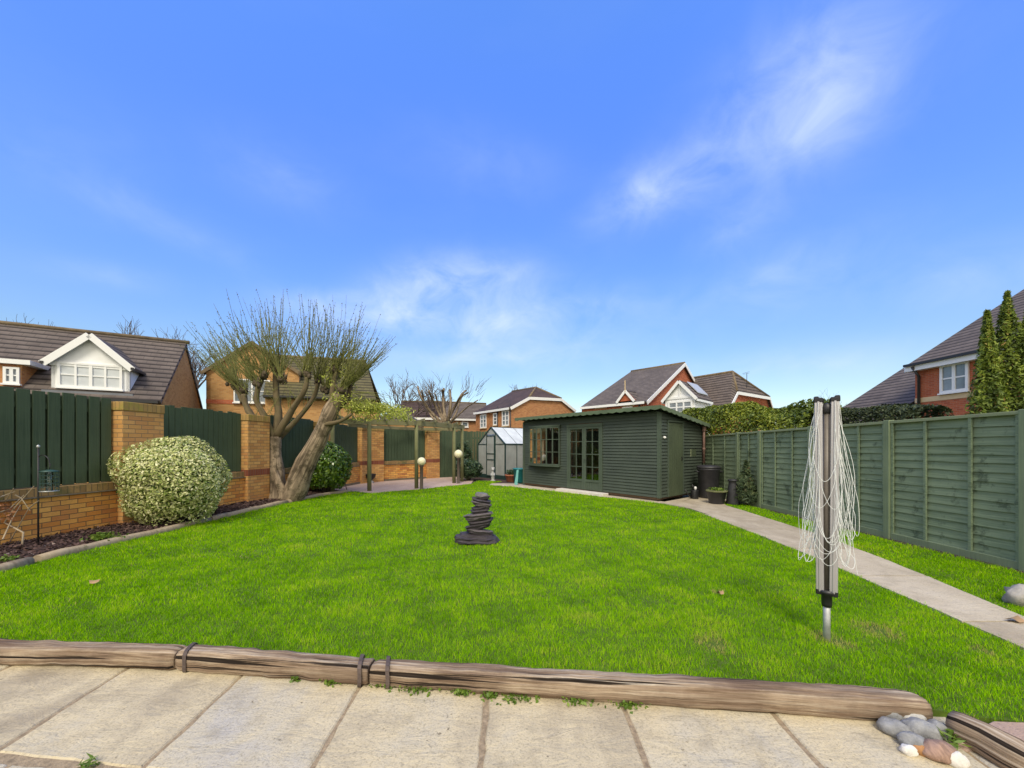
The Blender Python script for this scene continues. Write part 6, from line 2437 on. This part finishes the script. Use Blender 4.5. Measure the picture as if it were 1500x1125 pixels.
BD_ = 4.2
for s in (-1, 1):
    eo = gz(mid + wt * s * (hw + .18), zc - .1)
    roof_poly(root, [wa + wn * .18, wa - wn * BD_, eo - wn * (BD_ - 1.2), eo + wn * .18], 'tile_brown', .1, 'bay_roof')
    fascia(root, [wa + wn * .2, eo + wn * .2], .2, .05, name='bargeboard')
    fascia(root, [eo + wn * .16 - UP * .06, eo - wn * 3 - UP * .06], .16, .05)
    if s == 1:
        u_ = (eo - wa)
        c0 = wa - wn * 1.0 + u_ * .10 + UP * .09
        MB().prism([c0, c0 - wn * 2.0, c0 - wn * 2.0 + u_ * .62, c0 + u_ * .62], UP * .07).build('solar_panel', MT['solar'], root)
MB().obox(gz(sl, zc - .06) + wn * .01, wt * 2 * hw, wn * .05, UP * .16).build('trim', MT['white'], root)
MB().obox(gz(mid, zc + .1) - wt * .05 + wn * .01, wt * .1, wn * .04, UP * (wa.z - zc - .4)).build('trim', MT['white'], root)
win_px(root, mid + wn * .003, wt, wn, 979, 587, 1015, 606, 3, rows=2, fr=.13)
# main roof
CR, CL = A(1073, 544.5, 32.4), A(1018, 552.5, 35.2)
CL.z = CR.z
pe = (CR - CL).normalized()
pq = AG
drop_, half = 3.0, 4.6
endp = CR + pe * .9
hcA = onplane(1080, 573, endp, pe)
hcB = onplane(1127, 580, endp, pe)
hcB.z = hcA.z
fe = hcA + (hcA - CR - pe * (hcA - CR).dot(pe)) * .55       # down the verge
fe = V((hcA.x, hcA.y, hcA.z)) - pq * 1.9 - UP * 1.35
fl = fe - pe * 7.5
roof_poly(root, [CL - pe * 2, CR, hcA, fe, fl], 'tile_brown', .12)
roof_poly(root, [CR, hcA, hcB], 'tile_brown', .1)
roof_poly(root, [CL - pe * 2, CR, hcB, hcB + pq * 1.9 - UP * 1.35, hcB + pq * 1.9 - UP * 1.35 - pe * 7.5], 'tile_brown', .12)
MB().tube([CL - pe * 2, CR], .12, 8).tube([CR, hcA], .1, 8).tube([CR, hcB], .1, 8).build('ridge', MT['ridge'], root)
fascia(root, [fe + pe * .06, hcA + pe * .06 - UP * .03, hcB + pe * .06 - UP * .03, hcB + pq * 1.9 - UP * 1.4 + pe * .06], .26, .06)
ed = -pe * .15
MB().prism([gz(fe) + ed, fe - UP * .12 + ed, hcA - UP * .15 + ed, hcB - UP * .15 + ed, hcB + pq * 1.9 - UP * 1.5 + ed, gz(hcB + pq * 1.9) + ed], -pe * .25).build('wall', MT['brick_red'], root)
MB().prism([gz(fl) + pq * .4, gz(fe) + pq * .4 + ed * 3, gz(fe, fe.z - .1) + pq * .4 + ed * 3, gz(fl, fe.z - .1) + pq * .4], pq * .25).build('wall', MT['brick_red'], root)
av = A(1094, 566, 32.5)
am = MB().tube([av - UP * .8, av + UP * 1.15], .025, 5)
am.bar(av + UP * 1.1 + V((-.35, 0, -.05)), av + UP * 1.1 + V((.35, .2, .12)), .02, .02)
for k in range(5):
    c = av + UP * (1.05 + k * .04) + V((-.3 + k * .14, .05 * k, 0))
    am.bar(c - V((0, .18, -.1)), c + V((0, .18, .1)), .015, .015)
am.build('aerial', MT['gutter'], root)

# ---- red brick house on the right
HX = 17.5
root = thing('right_brick_house', (HX + 4, 14.5, 0), 'red brick house with brown roof and white window beyond the right fence', 'house')
hn = V((-1, 0, 0))
hy0, hy1 = 9.0, 16.0
ze = 5.0
rt_ = lambda y, u, z0=ze, x0=HX: V((x0 - .3 + u, y, z0 - .1 + u * .65))
roof_poly(root, [rt_(hy0, 0), rt_(hy1 + .15, 0), rt_(hy1 + .15, 5.6), rt_(hy0, 5.6)], 'tile_brown', .13)
roof_poly(root, [rt_(hy0, 5.6), rt_(hy1 + .15, 5.6), V((HX + 10.6, hy1 + .15, ze - .1)), V((HX + 10.6, hy0, ze - .1))], 'tile_brown', .13)
MB().tube([rt_(hy0, 5.6), rt_(hy1 + .17, 5.6)], .1, 8).build('ridge', MT['ridge'], root)
MB().prism([(HX, hy0, 0), (HX, hy1, 0), (HX, hy1, ze + .02), (HX, hy0, ze + .02)], (.25, 0, 0)).build('wall', MT['brick_red'], root)
MB().prism([(HX + .26, hy1, 0), (HX + 10, hy1, 0), (HX + 10, hy1, ze - .1), (HX + 5.2, hy1, ze + 3.2), (HX + .26, hy1, ze)], (0, -.25, 0)).build('wall', MT['brick_red'], root)
MB().obox((HX - .32, hy0, ze - .36), (0, hy1 - hy0 + .12, 0), (.04, 0, 0), (0, 0, .22)).build('fascia', MT['white'], root)
MB().obox((HX - .3, hy0, ze - .36), (0, hy1 - hy0 + .1, 0), (.3, 0, 0), (0, 0, .03)).build('soffit', MT['white'], root)
MB().bar((HX - .38, hy0, ze - .10), (HX - .38, hy1 + .1, ze - .10), .1, .1).build('gutter', MT['gutter'], root)
MB().prism([(HX - .3, hy1 + .13, ze - .36), (HX + .1, hy1 + .13, ze - .36), (HX + .1, hy1 + .13, ze + .1), (HX - .3, hy1 + .13, ze - .16)], (0, .04, 0)).build('bargeboard', MT['white'], root)
HPl = V((HX, 14, 0))
win_px(root, HPl, V((0, 1, 0)), hn, 1378.5, 532, 1420.5, 574, 2, rows=2, fr=.09)
bz = (onplane(1400, 576, HPl, hn).z + onplane(1400, 584, HPl, hn).z) / 2
MB().obox((HX - .02, hy0, bz - .11), (0, hy1 - hy0, 0), (.019, 0, 0), (0, 0, .2)).build('stone_band', MT['buff_band'], root)
pp_ = onplane(1349, 540, HPl, hn)
MB().tube([V((HX - .38, pp_.y, ze - .2)), V((HX - .09, pp_.y, ze - .6)), V((HX - .09, pp_.y, 0))], .05, 8).build('downpipe', MT['gutter'], root)
# lower wing beyond
lw = lambda y, u: V((18.3 + u, y, 3.75 + u * .65))
roof_poly(root, [lw(16.3, -3.2), lw(20, -3.2), lw(20, 3.9), lw(16.3, 3.9)], 'tile_brown', .13)
MB().prism([(15.5, 16.5, 0), (15.5, 19.8, 0), (15.5, 19.8, 1.85), (15.5, 16.5, 1.85)], (.25, 0, 0)).build('wall', MT['brick_red'], root)
MB().prism([(15.8, 19.8, 0), (22, 19.8, 0), (22, 19.8, 5.9), (15.8, 19.8, 2.0)], (0, -.25, 0)).build('wall', MT['brick_red'], root)

# ------------------------------------------------------------------ sky, sun, camera
wd = bpy.data.worlds.new('World')
SC.world = wd
wd.use_nodes = True
nt = wd.node_tree
nt.nodes.clear()
SUN_EL, SUN_AZ = math.radians(50), math.radians(186)      # azimuth clockwise from +Y
sky = N_(nt, 'ShaderNodeTexSky', sky_type='NISHITA')
sky.sun_disc = False
sky.sun_elevation = SUN_EL
sky.sun_rotation = SUN_AZ
sky.altitude = 0
sky.air_density = 1.0
sky.dust_density = .6
sky.ozone_density = 2.2
tc = N_(nt, 'ShaderNodeTexCoord')
dirv = tc.outputs['Generated']


def math_(op, a, b=None, c=None, clamp=False):
    m = N_(nt, 'ShaderNodeMath', operation=op, use_clamp=clamp)
    for i, v in enumerate((a, b, c)):
        if v is None:
            continue
        if isinstance(v, (int, float)):
            m.inputs[i].default_value = v
        else:
            nt.links.new(v, m.inputs[i])
    return m.outputs[0]


def dot(v, c):
    m = N_(nt, 'ShaderNodeVectorMath', operation='DOT_PRODUCT')
    nt.links.new(v, m.inputs[0])
    m.inputs[1].default_value = c
    return m.outputs['Value']


# wisps of cloud: each a soft patch round a direction, broken up by streaky noise
pxd = lambda x, y: V(((x - 750) / F, 1, (HY - y) / F)).normalized()
nz = N_(nt, 'ShaderNodeTexNoise')
mp = N_(nt, 'ShaderNodeMapping')
nt.links.new(dirv, mp.inputs[0])
mp.inputs['Rotation'].default_value = (0, math.radians(24), 0)
mp.inputs['Scale'].default_value = (6.5, 6.5, 9)
nt.links.new(mp.outputs[0], nz.inputs['Vector'])
nz.inputs['Scale'].default_value = 1.25
nz.inputs['Detail'].default_value = 6
nz.inputs['Roughness'].default_value = .58
nz.inputs['Distortion'].default_value = .5
streak = nz.outputs['Fac']
CL = [  # centre x, y, end of long axis x, y, half width px, strength
    (1130, 165, 1230, 105, 78, .75), (1250, 100, 1360, 20, 95, .7), (1200, 190, 1260, 150, 40, .4), (990, 262, 1100, 200, 45, .75), (920, 290, 980, 260, 26, .5), (1085, 330, 1150, 300, 28, .5),
    (600, 425, 680, 395, 34, 1.0), (705, 405, 790, 400, 26, .8), (680, 455, 790, 440, 28, 1.0), (720, 480, 790, 474, 20, .9), (540, 462, 640, 472, 24, .8), (470, 440, 540, 440, 16, .4), (420, 260, 500, 290, 40, .3),
    (800, 510, 1000, 495, 40, .6), (1160, 400, 1300, 360, 42, .6), (720, 240, 820, 260, 40, .25), (170, 405, 260, 415, 18, .3),
    (860, 450, 960, 440, 24, .55), (690, 525, 800, 520, 16, .6), (1180, 535, 1400, 520, 26, .6), (130, 240, 260, 260, 70, .12), (1400, 410, 1560, 380, 40, .5), (240, 330, 380, 400, 26, .3)]
tot = None
for (x, y, x2, y2, w_, s_) in CL:
    c = pxd(x, y)
    ax = pxd(x2, y2) - c
    L_ = ax.length
    ax = ax / L_
    bx = c.cross(ax).normalized()
    half_w = w_ / F * c.y
    da = math_('DIVIDE', math_('SUBTRACT', dot(dirv, ax), c.dot(ax)), L_)
    db = math_('DIVIDE', math_('SUBTRACT', dot(dirv, bx), c.dot(bx)), half_w)
    r2 = math_('ADD', math_('MULTIPLY', da, da), math_('MULTIPLY', db, db))
    g = math_('MULTIPLY', math_('POWER', 2.718, math_('MULTIPLY', r2, -1.0)), s_)
    front = math_('GREATER_THAN', dot(dirv, c), .3)
    g = math_('MULTIPLY', g, front)
    tot = g if tot is None else math_('ADD', tot, g)
st_ = math_('MULTIPLY', math_('SUBTRACT', streak, .28), 1.75, clamp=True)
cl = math_('MULTIPLY', tot, math_('ADD', st_, .10), clamp=True)
# a breath of thin veil over the whole lower sky
nv = N_(nt, 'ShaderNodeTexNoise')
mp2 = N_(nt, 'ShaderNodeMapping')
nt.links.new(dirv, mp2.inputs[0])
mp2.inputs['Scale'].default_value = (2, 2, 7)
nt.links.new(mp2.outputs[0], nv.inputs['Vector'])
nv.inputs['Scale'].default_value = 1.6
nv.inputs['Detail'].default_value = 7
veil = math_('MULTIPLY', math_('SUBTRACT', nv.outputs['Fac'], .48), 1.1, clamp=True)
cl = math_('ADD', cl, math_('MULTIPLY', veil, .12), clamp=True)
cl = math_('MULTIPLY', cl, .6)
hs_ = N_(nt, 'ShaderNodeHueSaturation')
hs_.inputs['Hue'].default_value = SKY_HUE
hs_.inputs['Saturation'].default_value = SKY_SAT
hs_.inputs['Value'].default_value = SKY_VAL
nt.links.new(sky.outputs[0], hs_.inputs['Color'])
sepd = N_(nt, 'ShaderNodeSeparateXYZ')
nt.links.new(dirv, sepd.inputs[0])
boost = ramp(nt, sepd.outputs[2], [(0.0, (.50, .47, .385)), (.18, (.49, .47, .40)), (.36, (.51, .56, .68)), (.6, (.57, .66, .98)), (.8, (.66, .80, 1.0)), (1, (.66, .80, 1.0))])
tint = mixc(nt, 1.0, hs_.outputs[0], boost, 'MULTIPLY')
tint = mixc(nt, 1.0, tint, SKY_GAIN, 'MULTIPLY')
skc = mixc(nt, cl, tint, CLOUD)
# bright broken cloud added to the unseen sky behind the viewer as fill light
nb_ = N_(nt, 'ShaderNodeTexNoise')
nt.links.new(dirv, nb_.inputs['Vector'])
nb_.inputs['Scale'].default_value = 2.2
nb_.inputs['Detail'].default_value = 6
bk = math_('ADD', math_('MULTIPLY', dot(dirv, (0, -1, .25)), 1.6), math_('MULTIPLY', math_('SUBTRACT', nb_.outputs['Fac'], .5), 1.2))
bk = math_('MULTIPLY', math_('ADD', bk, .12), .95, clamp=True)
skc = mixc(nt, bk, skc, BACK_FILL)
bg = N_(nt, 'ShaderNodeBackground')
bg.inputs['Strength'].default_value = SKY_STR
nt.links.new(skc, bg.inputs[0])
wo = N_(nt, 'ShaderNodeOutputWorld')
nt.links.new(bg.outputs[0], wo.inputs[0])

sd_ = bpy.data.lights.new('sun', 'SUN')
sd_.energy = SUN_STR
sd_.angle = math.radians(SUN_ANG)
sd_.color = (1.0, .92, .77)
so = bpy.data.objects.new('sun', sd_)
COL.objects.link(so)
tow = V((math.sin(SUN_AZ) * math.cos(SUN_EL), math.cos(SUN_AZ) * math.cos(SUN_EL), math.sin(SUN_EL)))
so.rotation_euler = tow.to_track_quat('Z', 'Y').to_euler()
so.location = (0, -5, 12)

cam = bpy.data.cameras.new('camera')
cam.sensor_fit = 'HORIZONTAL'
cam.sensor_width = 36
cam.lens = 36 * F / 1500
cam.shift_y = (HY - 562.5) / 1500
cam.clip_start = .05
cam.clip_end = 1000
co = bpy.data.objects.new('camera', cam)
COL.objects.link(co)
co.location = (0, 0, H)
co.rotation_euler = (math.radians(90), 0, 0)
SC.camera = co
vs = SC.view_settings
vs.view_transform = 'Standard'
vs.look = 'None'
vs.gamma = 1
vs.exposure = EXPOSURE
SC.render.engine = 'CYCLES'
SC.cycles.use_denoising = True
SC.cycles.max_bounces = 8
SC.cycles.transparent_max_bounces = 16
